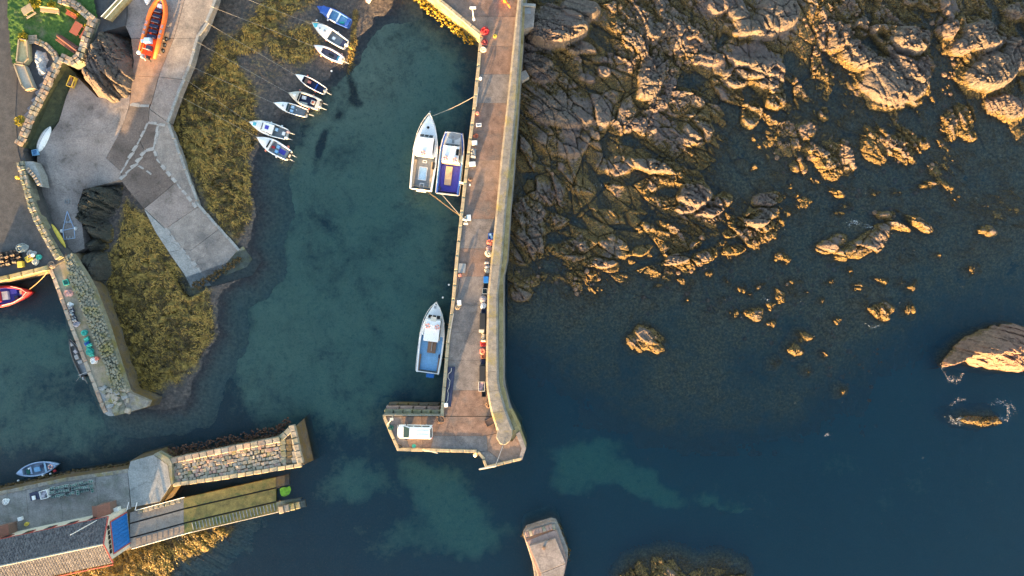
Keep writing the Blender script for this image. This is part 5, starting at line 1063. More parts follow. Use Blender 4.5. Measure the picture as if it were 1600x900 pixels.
for s_ in (1, -1):
    for (x0, x1) in ((-2.2, -1.1), (-1.0, .1), (.2, 1.2)):
        mb = MB(); mb.add([(x0, s_ * .965, 1.2), (x1, s_ * .965, 1.2), (min(x1, .95) - .03, s_ * .905, 1.66), (x0 + .03, s_ * .905, 1.66)], [(0, 1, 2, 3) if s_ < 0 else (3, 2, 1, 0)]); mb.obj("side_window", GLASS, cb)
    mb = MB(); mb.box((1.25, s_ * 1.1, 1.3), (.14, .26, .24)); mb.obj("mirror", BLACK, van, bevel=.03)
    mb = MB(); mb.box((2.6, s_ * .72, .85), (.12, .36, .2)); mb.obj("headlight", GREYP, van)
    mb = MB(); mb.box((-2.58, s_ * .86, 1.0), (.06, .16, .4)); mb.obj("tail_light", RED, van)
    for x in (1.65, -1.6):
        mb = MB(); mb.tube([(x, s_ * .98, .33), (x, s_ * .78, .33)], .34, 16); o = mb.obj("wheel", RUBBER, van); mb = MB(); mb.tube([(x, s_ * .995, .33), (x, s_ * .9, .33)], .2, 10); mb.obj("rim", STEEL, o)
mb = MB(); mb.box((2.62, 0, .5), (.12, 1.7, .22)); mb.obj("bumper", BLACK, van, bevel=.04)
mb = MB(); mb.box((-1.2, -.3, 1.95), (1.9, .03, .03)); mb.box((-1.2, .3, 1.95), (1.9, .03, .03)); mb.obj("roof_rib", WHITE, cb)
mb = MB(); mb.box((2.05, 0, 1.175), (.7, 1.3, .02)); mb.obj("bonnet_panel", WHITE, van)

# ------------------------------------------------------------------ lifeboat house
hz = 4.0; NE = Vector(W(196.5, 794, hz)); SE = Vector(W(203, 855, hz)); dw = (Vector(W(36, 828, hz)) - NE).normalized(); LW = 21.5
hs = thing("lifeboat_house", "cream lifeboat house with slate roof, red trim and bright blue boat door", "building", NE)
nn = (NE - SE).normalized(); BW = (NE - SE).length; EV, RG = 9.2, 10.8
def hp(l, w, z): q = NE + dw * l - nn * w; return (q.x, q.y, z)
mb = MB(); base = [hp(0, 0, hz - .3), hp(0, BW, hz - .3), hp(LW, BW, hz - .3), hp(LW, 0, hz - .3)]; top = [hp(0, 0, EV), hp(0, BW, EV), hp(LW, BW, EV), hp(LW, 0, EV)]
mb.add(base + top + [hp(0, BW / 2, RG - .1), hp(LW, BW / 2, RG - .1)], [(0, 3, 7, 4), (1, 5, 6, 2), (0, 4, 8, 5, 1), (3, 2, 6, 9, 7)]); mb.obj("wall", CREAMW, hs)
SLATE = mat("slate", (0.06, 0.058, 0.068), (0.19, 0.182, 0.19), 2.2, contrast=.13, grain=.25, bump=.4, bscale=8, coord='World', rough=.6, c3=(0.13, 0.125, 0.13), s3=.5, t3=.55)
def roof_side(side):
    n = 13; w0, w1 = (-.35, BW / 2) if side > 0 else (BW + .35, BW / 2); mb = MB(); lx0, lx1 = -.35, LW + .1
    o = None; mb.add([hp(lx0, w0, EV - .1), hp(lx1, w0, EV - .1), hp(lx1, w1, RG), hp(lx0, w1, RG)], [(0, 1, 2, 3)]); o = mb.obj("roof", SLATE, hs)
    mb = MB(); cols = 50; rr = random.Random(3)
    for i in range(n):
        f0, f1 = i / n, (i + 1.12) / n
        for k in range(cols):
            la = lx0 + (lx1 - lx0) * (k + (.5 if i % 2 else 0)) / cols; lb = min(lx1, la + (lx1 - lx0) / cols * .84)
            za, zb = EV - .1 + (RG - EV + .1) * f0 + .10 + rr.uniform(0, .03), EV - .1 + (RG - EV + .1) * min(1, f1) + .02
            wa, wb = w0 + (w1 - w0) * f0, w0 + (w1 - w0) * min(1, f1)
            mb.add([hp(la, wa, za), hp(lb, wa, za), hp(lb, wb, zb), hp(la, wb, zb), hp(la, wa, za - .1), hp(lb, wa, za - .1)], [(0, 1, 2, 3), (4, 5, 1, 0)])
    tag(mb.obj("tiles", SLATE, o), kind="stuff")
    mb = MB()
    for k in range(58):
        la = lx0 + (lx1 - lx0) * (k + .5 + rr.uniform(-.12, .12)) / 58; mb.tube([hp(la, w0, EV + rr.uniform(-.04, 0)), hp(la + rr.uniform(-.03, .03), (w0 + w1) / 2, (EV + RG) / 2 + rr.uniform(.0, .05)), hp(la, w1, RG + .07)], .06, 4, False)
    tag(mb.obj("tile_rolls", SLATE, o), kind="stuff")
roof_side(1); roof_side(-1)
mb = MB(); mb.tube([hp(-.4, BW / 2, RG + .06), hp(LW, BW / 2, RG + .06)], .14, 8); mb.obj("ridge", CONC_P, hs)
for w0 in (-.35, BW + .35):
    mb = MB(); mb.tube([hp(-.4, w0, EV - .08), hp(-.4, BW / 2, RG + .02)], .12, 4); mb.obj("barge_board", TRIM, hs); mb = MB(); mb.tube([hp(-.4, w0 * 1.05, EV - .16), hp(LW, w0 * 1.05, EV - .16)], .08, 6); mb.obj("gutter", TRIM, hs)
mb = MB(); mb.add([hp(-.06, BW * .13, hz), hp(-.06, BW * .87, hz), hp(-.06, BW * .87, hz + 4.1), hp(-.06, BW * .13, hz + 4.1)], [(0, 1, 2, 3)]); dr = mb.obj("boat_door", BLUED, hs)
for k in range(9):
    mb = MB(); w0 = BW * (.13 + .74 * k / 8); mb.tube([hp(-.09, w0, hz), hp(-.09, w0, hz + 4.1)], .05, 4); mb.obj("door_rib", BLUED, dr)
mb = MB()
for w0 in (BW * .11, BW * .89): mb.tube([hp(-.08, w0, hz), hp(-.08, w0, hz + 4.2)], .12, 4)
mb.tube([hp(-.08, BW * .1, hz + 4.2), hp(-.08, BW * .9, hz + 4.2)], .1, 4); mb.obj("door_frame", TRIM, hs)
for k in range(6):
    w0 = BW * (.17 + .116 * k); mb = MB(); mb.add([hp(-.05, w0, hz + 4.45), hp(-.05, w0 + BW * .095, hz + 4.45), hp(-.05, w0 + BW * .095, hz + 5.05), hp(-.05, w0, hz + 4.95)], [(0, 1, 2, 3)]); mb.obj("window", GLASS, hs)
for k in range(6):
    l0 = 3.2 + 3.25 * k; o = MB(); o.box(Vector(hp(l0, -.04, 6.9)), (1.3, .12, 1.7), math.atan2(dw.y, dw.x)); fr = o.obj("window_frame", TRIM, hs); o = MB(); o.box(Vector(hp(l0, -.09, 6.9)), (1.0, .1, 1.4), math.atan2(dw.y, dw.x)); o.obj("pane", GLASS, fr)
def porch(l0, wd):
    z1 = 6.1; mb = MB(); mb.add([hp(l0, 0.0, hz), hp(l0 + wd, 0, hz), hp(l0 + wd, -1.5, hz), hp(l0, -1.5, hz), hp(l0, 0, z1), hp(l0 + wd, 0, z1), hp(l0 + wd, -1.5, z1), hp(l0, -1.5, z1), hp(l0 + wd / 2, 0, z1 + .8), hp(l0 + wd / 2, -1.5, z1 + .8)], [(1, 2, 6, 5), (2, 3, 7, 9, 6), (3, 0, 4, 7)])
    o = mb.obj("porch", plain("porch_brown", (.20, .13, .11), .8), hs); mb = MB()
    for s_ in (0, 1):
        e = l0 - .2 if s_ == 0 else l0 + wd + .2; mb.add([hp(e, .1, z1 - .12), hp(l0 + wd / 2, .1, z1 + .88), hp(l0 + wd / 2, -1.75, z1 + .88), hp(e, -1.75, z1 - .12)], [(0, 1, 2, 3) if s_ else (3, 2, 1, 0)])
    mb.obj("porch_roof", plain("porch_tile", (.26, .12, .09), .8), o)
porch(1.3, 2.3); porch(16.6, 2.2)
mb = MB(); mb.tube([hp(1.2, -.2, 8.0), hp(1.2, -.2, 15.0)], .06, 6); mb.obj("flagpole", WHITE, hs)
mb = MB(); mb.add([hp(LW, -.5, hz), hp(LW, BW + .5, hz), hp(LW + 1.4, BW + .5, hz), hp(LW + 1.4, -.5, hz), hp(LW, -.5, EV + .2), hp(LW, BW / 2, RG + .5), hp(LW, BW + .5, EV + .2), hp(LW + 1.4, BW + .5, EV + .2), hp(LW + 1.4, BW / 2, RG + .5), hp(LW + 1.4, -.5, EV + .2)], [(4, 5, 8, 9), (5, 6, 7, 8), (0, 4, 9, 3), (1, 2, 7, 6), (0, 1, 6, 5, 4), (3, 9, 8, 7, 2)]); mb.obj("gable_wall", MINT, hs)
# launching slip of the lifeboat house
ls = thing("lifeboat_slip", "lifeboat launching slip with two rails and pale treads running into the sea", "slipway", W(320, 800, 1))
zl = lambda x, y=0: 4.0 - (x - 203) * 3.9 / 242.0
UP = [(203, 801), (286, 778.5), (430, 746), (452, 741)]; LO = [(206, 857), (295, 832), (436, 799), (456, 794)]
def at_x(path, x):
    for a_, b_ in zip(path[:-1], path[1:]):
        if a_[0] <= x <= b_[0]: return a_[1] + (b_[1] - a_[1]) * (x - a_[0]) / (b_[0] - a_[0])
    return path[0][1] if x < path[0][0] else path[-1][1]
def lp(x, f, dz=0.0): return W(x, at_x(UP, x) + (at_x(LO, x) - at_x(UP, x)) * f, zl(x) + dz)
M_OL = mat("algae_concrete", (0.12, 0.10, 0.035), (0.27, 0.215, 0.065), 1.0, bump=.4, bscale=7, coord='World', c3=(0.07, 0.10, 0.03), s3=.4, t3=.55, rough=.6); M_GA = mat("bright_algae", (0.05, 0.16, 0.015), (0.16, 0.42, 0.04), 1.8, coord='World', c3=(.06,.10,.03), s3=1.0, t3=.56); M_PL = mat("slip_planking", (0.16, 0.15, 0.14), (0.26, 0.245, 0.23), 1.2, bump=.4, bscale=7, coord='World', c3=(0.20, 0.20, 0.20), s3=.4, t3=.55)
def lbay(x0, x1, f0, f1, m, name, dz=0.0, th=.5):
    top = [lp(x0, f0, dz), lp(x1, f0, dz), lp(x1, f1, dz), lp(x0, f1, dz)]; mb = MB(); mb.prism(top, [(p[0], p[1], p[2] - th) for p in top]); return mb.obj(name, m, ls)
xs_ = [203, 245, 287, 323, 359, 395, 431]
for i in range(6):
    m = M_PL if i < 2 else M_OL
    for f0, f1 in ((0, .285), (.325, .685), (.725, 1.0)): lbay(xs_[i] + .1, xs_[i + 1] - .1, f0 + .002, f1 - .002, m if i < 5 or f0 != .31 else M_OL, "bay", random.uniform(-.01, .01))
lbay(431, 452, 0, .30, WALLD, "bay", -.1); MB().prism([lp(x, f, .05) for x, f in ((437, .36), (442, .33), (448, .36), (453, .34), (455, .45), (452, .58), (446, .62), (440, .58), (438, .5))], [lp(x, f, -.4) for x, f in ((437, .36), (442, .33), (448, .36), (453, .34), (455, .45), (452, .58), (446, .62), (440, .58), (438, .5))]).obj("algae_patch", M_GA, ls); lbay(431, 470, .70, 1.0, STONE_G, "bay", -.1)
for f in (.305, .705):
    mb = MB(); mb.tube([lp(x, f, -.12) for x in (203, 245, 287, 340, 390, 440)], .10, 4); mb.obj("rail", BLACK, ls)
for k in range(25):
    x = 300 + k * 5.3; mb = MB(); mb.tube([lp(x, .74, .05), lp(x + 2.5, .96, .05)], .07, 4); mb.obj("tread", CONC_P, ls)
for k in range(9):
    x = 213 + k * 8.5; lbay(x, x + 6.5, .76, .95, STONE_B, "step", .06, .2)
for k in range(5): stone(ls, "end_block", W(440 + k * 8.5, 796 - k * 2.3, zl(440 + k * 8.5) + .05), (.8, 1.1, .6), .2, STONE_G if k > 1 else STONE, .02)
for k in range(8): stone(ls, "edge_block", W(219 + k * 8.5, 799 - k * 2.3, 4.0 - k * .12), (.7, .5, .35), .25, STONE, .02)
for f, x0, x1 in ((-.02, 212, 288), (1.01, 206, 300)):
    mb = MB()
    for k in range(13):
        x = x0 + (x1 - x0) * k / 12; mb.tube([lp(x, f, 0), lp(x, f, 1.0)], .035, 4)
    for hgt in (.55, 1.0): mb.tube([lp(x0 + (x1 - x0) * k / 6, f, hgt) for k in range(7)], .04, 4)
    mb.obj("railing", WHITE, ls)
mb = MB(); mb.tube([lp(300 + k * 27, 1.01, .12) for k in range(6)], .07, 4); mb.obj("edge_rail", CONC_P, ls)
for x0 in (198, 211):
    t = thing("gate_rail", "white tubular barrier at the %s of the lifeboat slip head" % ("left" if x0 == 198 else "right"), "barrier", W(x0, 790, 4.05)); mb = MB(); mb.tube([W(x0, 797, 4.05), W(x0, 797, 5.1), W(x0 + 3, 785, 5.1), W(x0 + 3, 785, 4.05)], .05, 6); mb.tube([W(x0, 797, 4.6), W(x0 + 3, 785, 4.6)], .04, 5); mb.obj("frame", WHITE, t)
# ------------------------------------------------------------------ terrace, walls and garden furniture (top left)
MOSS = mat("bank_moss", (0.02, 0.03, 0.02), (0.055, 0.065, 0.035), 1.5, bump=.8, bscale=5, coord='World')
def stone_wall(name, label, path, z, h, w, L, mats_, courses=2, core=None, deep=.8):
    t = thing(name, label, "wall", W(path[0][0], path[0][1], z)); mb = MB()
    P = [W(p[0], p[1], z) for p in path]
    for p, a, seg in along(P, 1.5): mb.box((p.x, p.y, z + h * .25 - deep / 2), (seg * 1.06, w * .9, h * .5 + deep), a)
    mb.obj("wall_core", core or mats_[0], t)
    for p, a, seg in along(P, L):
        for c in range(courses):
            n = Vector((-math.sin(a), math.cos(a), 0)); off = (c + .5) / courses - .5
            q = p + n * (off * w) + Vector((random.uniform(-.04, .04), random.uniform(-.04, .04), h - .15 + random.uniform(-.08, .06)))
            stone(t, "stone", q, (seg * random.uniform(.82, .98), w / courses * .96, .45), a + random.uniform(-.06, .06), random.choice(mats_), .05)
    return t
stone_wall("stone_wall", "rough stone wall between the grass terrace and the craggy outcrop", [(152, 30), (142, 58), (130, 92), (118, 100), (100, 92)], 4.3, 1.0, 1.2, .8, (STONE_B, STONE_P, STONE), core=STONE_G)
stone_wall("stone_wall", "sunlit rubble wall along the top of the grass terrace", [(96, 2), (122, 10), (140, 26), (150, 34)], 4.6, .8, 1.1, .7, (STONE_B, STONE_P, LICH))
stone_wall("stone_wall", "narrow stone retaining wall stepping down from terrace to yard", [(98, 96), (86, 120), (72, 148), (56, 180), (42, 214), (34, 228)], 4.3, .9, 1.1, .7, (STONE_B, STONE, STONE_P), core=MOSS, deep=2.2)
stone_wall("stone_wall", "mossy stone wall between the road and the concrete yard", [(37, 254), (46, 290), (55, 322), (64, 345), (78, 372), (97, 404)], 4.2, .9, 1.0, .7, (STONE_G, STONE, STONE_G))
stone_wall("stone_wall", "loose line of stones beside the big grey boulder", [(60, 66), (74, 72), (88, 86), (92, 96)], 4.5, .6, .8, .6, (STONE_B, STONE, STONE_P))
ba = thing("pale_wall_block", "pale capped concrete block at the start of the mossy wall", "wall block", W(42, 258, 4)); prism_px([(34, 252), (52, 252), (62, 272), (66, 292), (58, 290), (50, 276), (38, 266)], 4.75, 3).obj("block", CONC_P, ba, bevel=.1)
mb = MB()
for p, a, seg in along([W(42, 262, 4.9), W(54, 276, 4.9), W(62, 290, 4.9)], .45): mb.box(p, (.2, .5, .25), a)
mb.obj("cap_stones", STONE_P, ba)
# green dark bank below the terrace wall
bank = slab_z([(106, 104), (120, 116), (104, 150), (92, 188), (60, 236), (44, 232), (56, 205), (74, 165), (92, 125)], lambda x, y: max(2.75, 4.25 - .058 * max(0, ((x - 98) * 132 + (y - 96) * 64) / 146.7)), "bank", mat("bank_moss", (0.02, 0.03, 0.02), (0.055, 0.065, 0.035), 1.5, bump=.8, bscale=5, coord='World'), None, 2); tag(bank, kind="structure")
# slate slabs and planters beside the road
pv = thing("terrace_paving", "blue-grey paving slabs along the inside of the retaining wall", "paving", W(62, 140, 4.6))
for k, (x, y) in enumerate(((80, 110), (75, 122), (69, 134), (63, 146), (57, 158), (51, 170), (45, 181))): stone(pv, "paving_slab", W(x, y, 4.62), (1.15, 1.2, .12), -1.0 + .02 * k, mat("blue_slate", (0.10, 0.11, 0.14), (0.17, 0.18, 0.22), 1.5, coord='World'), .01)
def planter(label, P, m):
    t = thing("planter", label, "planter", W(P[0][0], P[0][1], 4.4)); c = (sum(p[0] for p in P) / len(P), sum(p[1] for p in P) / len(P)); mb = MB()
    for a_, b_ in zip(P, P[1:] + P[:1]):
        A, B = Vector(W(a_[0], a_[1], 4.85)), Vector(W(b_[0], b_[1], 4.85)); e = B - A; mb.box((A + B) / 2, (e.length + .15, .16, .8), math.atan2(e.y, e.x))
    mb.obj("kerb", WOOD, t); prism_px(P, 5.0, 4.3).obj("soil_top", m, t); return t
planter("pale timber planter box by the road, upper of the two", [(32, 62), (44, 64), (46, 92), (40, 100), (28, 98)], mat("sand_fill", (0.36, 0.30, 0.16), (0.50, 0.43, 0.25), 2, coord='World', bump=.5)); planter("pale timber planter box by the road, lower of the two", [(24, 101), (40, 103), (54, 138), (42, 141), (36, 134)], mat("gravel_fill", (0.32, 0.30, 0.26), (0.45, 0.42, 0.35), 3, coord='World', bump=.5))
rock_patch("boulder", [(47, 88), (52, 76), (64, 76), (72, 90), (70, 112), (58, 116), (52, 104)], 4.3, 1.3, mat("pale_boulder", (0.34, 0.34, 0.36), (0.50, 0.50, 0.52), 1.2, coord='World', bump=.5), 440, "large pale grey boulder between planter and rubble stones", edge=.7, amp=.5, big=2)
def bench(label, c, ln, rz, m, name="bench"):
    p = W(c[0], c[1], 4.85); t = thing(name, label, "bench", p, rz, local=True)
    for k in range(3): mb = MB(); mb.box((0, -.2 + .17 * k, .45), (ln, .14, .06)); mb.obj("seat_slat", m, t)
    for k in range(3): mb = MB(); mb.box((0, .32 + .03 * k, .55 + .13 * k), (ln, .05, .11)); mb.obj("back_slat", m, t)
    for x in (-ln * .42, ln * .42): mb = MB(); mb.box((x, 0, .22), (.08, .6, .44)); mb.obj("leg", m, t); mb = MB(); mb.box((x, .34, .6), (.08, .06, .6)); mb.obj("post", m, t)
    return t
bench("long pale timber bench near the top of the lawn", (81, 19), 2.8, -.12, WOOD); bench("dark red bench in the top right corner of the lawn", (114, 25), 1.6, -.5, REDW)
def table(label, c, rz, m, top=(1.9, 1.0)):
    t = thing("picnic_table", label, "table", W(c[0], c[1], 4.85), rz, local=True)
    for k in range(5): mb = MB(); mb.box((0, (k - 2) * top[1] / 5, .75), (top[0], top[1] / 5 * .9, .05)); mb.obj("plank", m, t)
    for s_ in (1, -1):
        mb = MB(); mb.box((0, s_ * top[1] * .85, .45), (top[0], .26, .05)); mb.obj("seat", m, t); mb = MB(); mb.box((s_ * top[0] * .36, 0, .4), (.08, top[1] * 1.7, .1)); mb.box((s_ * top[0] * .36, .4, .36), (.08, .1, .76)); mb.box((s_ * top[0] * .36, -.4, .36), (.08, .1, .76)); mb.obj("leg_frame", m, t)
table("red-brown picnic table standing on the lawn", (125, 48), 1.05, REDW); table("pale weathered picnic table by the road side of the lawn", (48, 19), .55, WOOD, (1.6, .9))
lg_ = thing("log_pile", "long pile of dark red timbers on the lower lawn", "log pile", W(107, 69, 4.85), -.62, local=True)
for k in range(9): mb = MB(); r = random.uniform(.1, .16); mb.tube([(-1.7 + random.uniform(-.2, .2), -.5 + .15 * k - (1.0 if k > 6 else 0) * .5, .15 + (.25 if k > 6 else 0)), (1.7 + random.uniform(-.3, .2), -.5 + .15 * k - (1.0 if k > 6 else 0) * .5 + random.uniform(-.1, .1), .15 + (.25 if k > 6 else 0))], r, 7); mb.obj("log", LOG, lg_)
pt = thing("pallet", "grey timber pallet at the lower left corner of the lawn", "pallet", W(52, 62, 4.8), .05, local=True)
for k in range(6): mb = MB(); mb.box((0, -.55 + .22 * k, .16), (1.3, .14, .03)); mb.obj("slat", OLDW, pt)
for k in (-1, 0, 1): mb = MB(); mb.box((k * .55, 0, .07), (.12, 1.25, .13)); mb.obj("bearer", OLDW, pt)
def tuft(name, label, c, r, n, m, cat="plant", h=.5, z=4.8):
    p = Vector(W(c[0], c[1], z)); t = thing(name, label, cat, p); mb = MB(); rr = random.Random(int(c[0] * 7 + c[1]))
    for k in range(n):
        a = rr.random() * 6.28; q = r * math.sqrt(rr.random()); b = p + Vector((q * math.cos(a), q * math.sin(a), rr.uniform(0, h * .5))); d = rr.random() * 6.28; s_ = rr.uniform(.1, .22)
        mb.add([b, b + Vector((s_ * math.cos(d), s_ * math.sin(d), .1)), b + Vector((s_ * .6 * math.cos(d + 1), s_ * .6 * math.sin(d + 1), h * rr.uniform(.4, 1)))], [(0, 1, 2)])
    mb.obj("foliage", m, t); mb = MB(); mb.tube([p - Vector((0, 0, .1)), p + Vector((0, 0, h * .6))], .04, 5); mb.obj("stem", LOG, t); return t
YG = mat("yellow_shrub", (0.22, 0.20, 0.02), (0.42, 0.36, 0.04), 3, coord='World')
tuft("shrub", "yellow-green shrub behind the pale picnic table", (56, 4), .9, 260, YG); tuft("shrub", "yellow shrub above the long timber bench", (82, 8), .6, 160, YG); tuft("shrub", "bright yellow shrub above the upper planter", (38, 58), .7, 200, YG); tuft("shrub", "yellow shrub beside the dark red bench", (121, 18), .9, 260, YG); tuft("shrub", "pale shrub growing on the wall end by the red table", (141, 42), .6, 160, YG); tuft("shrub", "low olive shrub at the foot of the retaining wall by the road", (33, 190), .8, 240, YG)
st = thing("footbridge", "pale concrete footbridge with white handrail at the top of the picture", "footbridge", W(182, 12, 4.4)); sl_ = MB(); tp = pxpoly([(158, 26), (190, -8), (206, -6), (172, 32)], 4.9); sl_.prism(tp, [(p[0], p[1], 4.2) for p in tp]); sl_.obj("deck", WALLG, st)
for off in (0, 1):
    mb = MB(); q0, q1 = ((158, 26), (190, -8)) if off == 0 else ((164, 29), (197, -7)); mb.tube([W(q0[0], q0[1], 5.8), W(q1[0], q1[1], 5.8)], .05, 5)
    for k in range(6): x = q0[0] + (q1[0] - q0[0]) * k / 5; y = q0[1] + (q1[1] - q0[1]) * k / 5; mb.tube([W(x, y, 4.9), W(x, y, 5.8)], .04, 4)
    mb.obj("handrail", WHITE, st)
pod("dinghy", "white dinghy bow poking in at the top edge by the orange inflatable", (232, -30), (230, 8), 1.3, 4.3, .5, WHITE)
# ------------------------------------------------------------------ fishing gear
def make_creel(m, netm):
    t = thing("creel", "x", "creel", (0, 0, 0), local=True); mb = MB()
    for k in range(4): mb.box((0, -.2 + .133 * k, .03), (.7, .06, .03))
    for x in (-.33, 0, .33):
        mb.tube([(x, .22 * math.cos(a), .04 + .34 * math.sin(a)) for a in np.linspace(0, math.pi, 6)], .028, 4, False)
    for y, z in ((-.2, .2), (0, .38), (.2, .2)): mb.tube([(-.34, y, z), (.34, y, z)], .022, 4, False)
    mb.obj("frame", m, t); mb = MB(); rings = []
    for x in (-.3, -.1, .1, .3): rings.append([(x, .2 * math.cos(a), .03 + .31 * math.sin(a)) for a in np.linspace(0, math.pi, 6)])
    mb.loft(rings, False); mb.obj("net", netm, t); return t
def creel_pile(n, cx, cy, rx, ry, ang, z, label, group, m, netm, layers=2, seed=1):
    rr = random.Random(seed); base = make_creel(m, netm); first = True
    ca, sa = math.cos(ang), math.sin(ang); nx = max(1, int(rx * 2 * S / .72)); ny = max(1, int(ry * 2 * S / .5)); k = 0; OR = 'first second third fourth fifth sixth seventh eighth ninth tenth eleventh twelfth'.split()
    for ly in range(layers):
        for i in range(nx):
            for j in range(ny):
                if k >= n or (ly > 0 and rr.random() < .4) or rr.random() < .06: continue
                u = (i + .5) / nx * 2 * rx - rx + rr.uniform(-1.2, 1.2); v = (j + .5) / ny * 2 * ry - ry + rr.uniform(-1, 1)
                loc = W(cx + u * ca - v * sa, cy + u * sa + v * ca, z + ly * .36); rz = -ang + rr.uniform(-.25, .25) + (math.pi / 2 if rr.random() < .15 else 0)
                lb = '%s, %s column from left, %s row down, %s layer' % (label, OR[min(i, 11)], OR[min(j, 11)], 'upper' if ly else 'lower')
                if first: base.location = loc; base.rotation_euler = (0, 0, rz); base["label"] = lb; base["group"] = group; first = False
                else: copy_thing(base, loc, rz, lb, group)
                k += 1
PALEN = plain("pale_net", (.38, .42, .44), .8); LILAC = plain("lilac_net", (.42, .40, .46), .8)
creel_pile(64, 114, 764, 34, 9.5, -.17, 4.02, "dark green creel on lifeboat quay", "creels stacked on the lifeboat quay", PALEN, GREEN, 2, 3)
creel_pile(18, 115, 493, 6, 16, -.35, 3.98, "blue-grey creel on stone jetty", "creels on the stone jetty", NAVY, PALEN, 2, 4)
creel_pile(12, 141, 541, 4.5, 16, -.35, 3.98, "teal-netted creel on stone jetty", "teal creels on the stone jetty", TEAL, TEAL, 2, 5)
creel_pile(34, 17, 403, 17, 11, -.25, 4.36, "weathered creel above the red boat", "creels stacked on the quay", BLACK, BROWN, 2, 6)
creel_pile(8, 741, 240, 2.8, 8, .1, ZD + .02, "grey creel beside the blue workboat", "creels on the pier edge", GREYP, GREYF, 2, 7)
creel_pile(8, 727, 346, 3, 7, .1, ZD + .02, "pale creel below the two workboats", "pale creels on the pier edge", GREYP, PALEN, 2, 8)
creel_pile(8, 755, 526, 3.5, 8, 0, ZD + .02, "beige creel above the red nets", "beige creels by the parapet", TAN, CREAM, 2, 9)
creel_pile(6, 761, 414, 3, 7, 0, ZD + .02, "lilac creel above the blue tub", "lilac creels by the parapet", GREYP, LILAC, 1, 10)
def crate(label, c, d, m, rz=0.0, z=ZD, name="crate", lid=None, cat="crate", fill=None):
    p = W(c[0], c[1], z + d[2]); t = thing(name, label, cat, (p[0], p[1], z + .01), rz, local=True); L, B, h = d; mb = MB()
    mb.box((0, 0, .03), (L, B, .06)); mb.obj("base", m, t)
    for s_ in (1, -1): mb = MB(); mb.box((0, s_ * (B / 2 - .025), h / 2), (L, .05, h)); mb.box((0, s_ * (B / 2 - .01), h - .04), (L + .06, .08, .07)); mb.obj("side", m, t); mb = MB(); mb.box((s_ * (L / 2 - .025), 0, h / 2), (.05, B - .1, h)); mb.box((s_ * (L / 2 - .01), 0, h - .04), (.08, B, .07)); mb.obj("end", m, t)
    if lid: mb = MB(); mb.box((0, 0, h + .03), (L + .04, B + .04, .06)); mb.obj("lid", lid, t, bevel=.03)
    if fill: mb = MB(); [mb.box((random.uniform(-.35, .35) * L, random.uniform(-.35, .35) * B, h * random.uniform(.4, .8)), (L * .35, B * .4, h * .3), random.uniform(0, 3)) for k in range(6)]; mb.obj("contents", fill, t)
    return t
V = math.pi / 2
def heap(label, c, r, m, z=ZD, n=12, name="net_heap", cat="net", h=.5, rt=.045):
    p = Vector(W(c[0], c[1], z)); t = thing(name, label, cat, p); rr = random.Random(int(c[0] * 13 + c[1] * 7)); mb = MB()
    rings = []
    for j in range(5):
        f = j / 4; rings.append([p + Vector((r * (1 - f * .9) * math.cos(a) * (1 + .3 * math.sin(3 * a + j) + .14 * math.sin(7 * a)), r * (1 - f * .9) * math.sin(a) * (1 + .3 * math.cos(2 * a + j) + .14 * math.cos(5 * a)), h * f + rr.uniform(-.03, .06))) for a in np.linspace(0, 6.283, 13)[:-1]])
    mb.loft(rings, True, True); mb.obj("netting", m, t); mb = MB()
    for k in range(n):
        R = r * rr.uniform(.25, .9); cc = p + Vector((rr.uniform(-.3, .3) * r, rr.uniform(-.3, .3) * r, h * rr.uniform(.35, 1))); mb.torus(cc, R, rt, 14, 4, Matrix.Rotation(rr.uniform(-.4, .4), 3, 'X') @ Matrix.Rotation(rr.uniform(-.4, .4), 3, 'Y'))
    mb.obj("rope_loops", m, t); return t
# along the parapet
crate("blue fish crate against the parapet, uppermost of the gear row", (767, 369), (.9, .75, .6), BLUE, V, fill=TARP); heap("orange net heap just below the uppermost blue crate", (766, 379), .5, SALM); heap("pink and white rope heap against the parapet", (764, 389), .4, PINK); heap("cream rope heap by the parapet below the pink one", (763, 397), .45, CREAM)
heap("coil of cream rope by the parapet above the blue tub", (761, 423), .38, CREAM, name="rope_coil", cat="rope", h=.25); crate("bright blue tub by the parapet at the edge of the grey deck", (759.5, 437), (.95, .7, .7), BLUED, V, name="tub", cat="tub", lid=BLUED); crate("small black crate right below the bright blue tub", (759, 446.5), (.8, .6, .5), BLACK, V); crate("grey-blue open box by the parapet below the black crate", (757.5, 455), (.8, .75, .6), GREYP, V, fill=TEALG)
heap("pale net heap on the deck by the parapet near the white line", (755.5, 468), .5, LILAC, h=.4); heap("white net heap above the upper black bin", (756, 478), .42, WHITE); crate("dark blue crate above the upper black bin", (756, 486), (.6, .6, .55), NAVY, V)
crate("long black lidded bin by the parapet, upper of the two", (754, 502), (2.3, .8, .9), BLACK, V, name="bin", cat="bin", lid=BLACK); crate("cream lidded box right below the upper black bin", (752.5, 517), (.75, .4, .6), CREAM, 0, lid=CREAM); heap("red net heap by the parapet halfway down the pier", (756.5, 537), .55, RED); heap("orange rope heap below the red nets", (755, 549), .5, SALM); crate("orange fish crate below the orange rope", (755, 556), (.8, .6, .4), plain("orange_crate", (.62, .24, .10), .6), V)
heap("dark net heap above the lower black bin", (755, 565), .45, NAVY, h=.4); crate("long black lidded bin by the parapet, lower of the two", (753.5, 584), (2.3, .8, .9), BLACK, V, name="bin", cat="bin", lid=BLACK); crate("pale open box with red and blue gear at the lower end of the row", (752.5, 604), (1.4, .9, .7), CREAM, V, fill=PINK, name="box", cat="box"); crate("small black box at the very end of the parapet gear", (756, 616), (.8, .6, .6), BLACK, V)
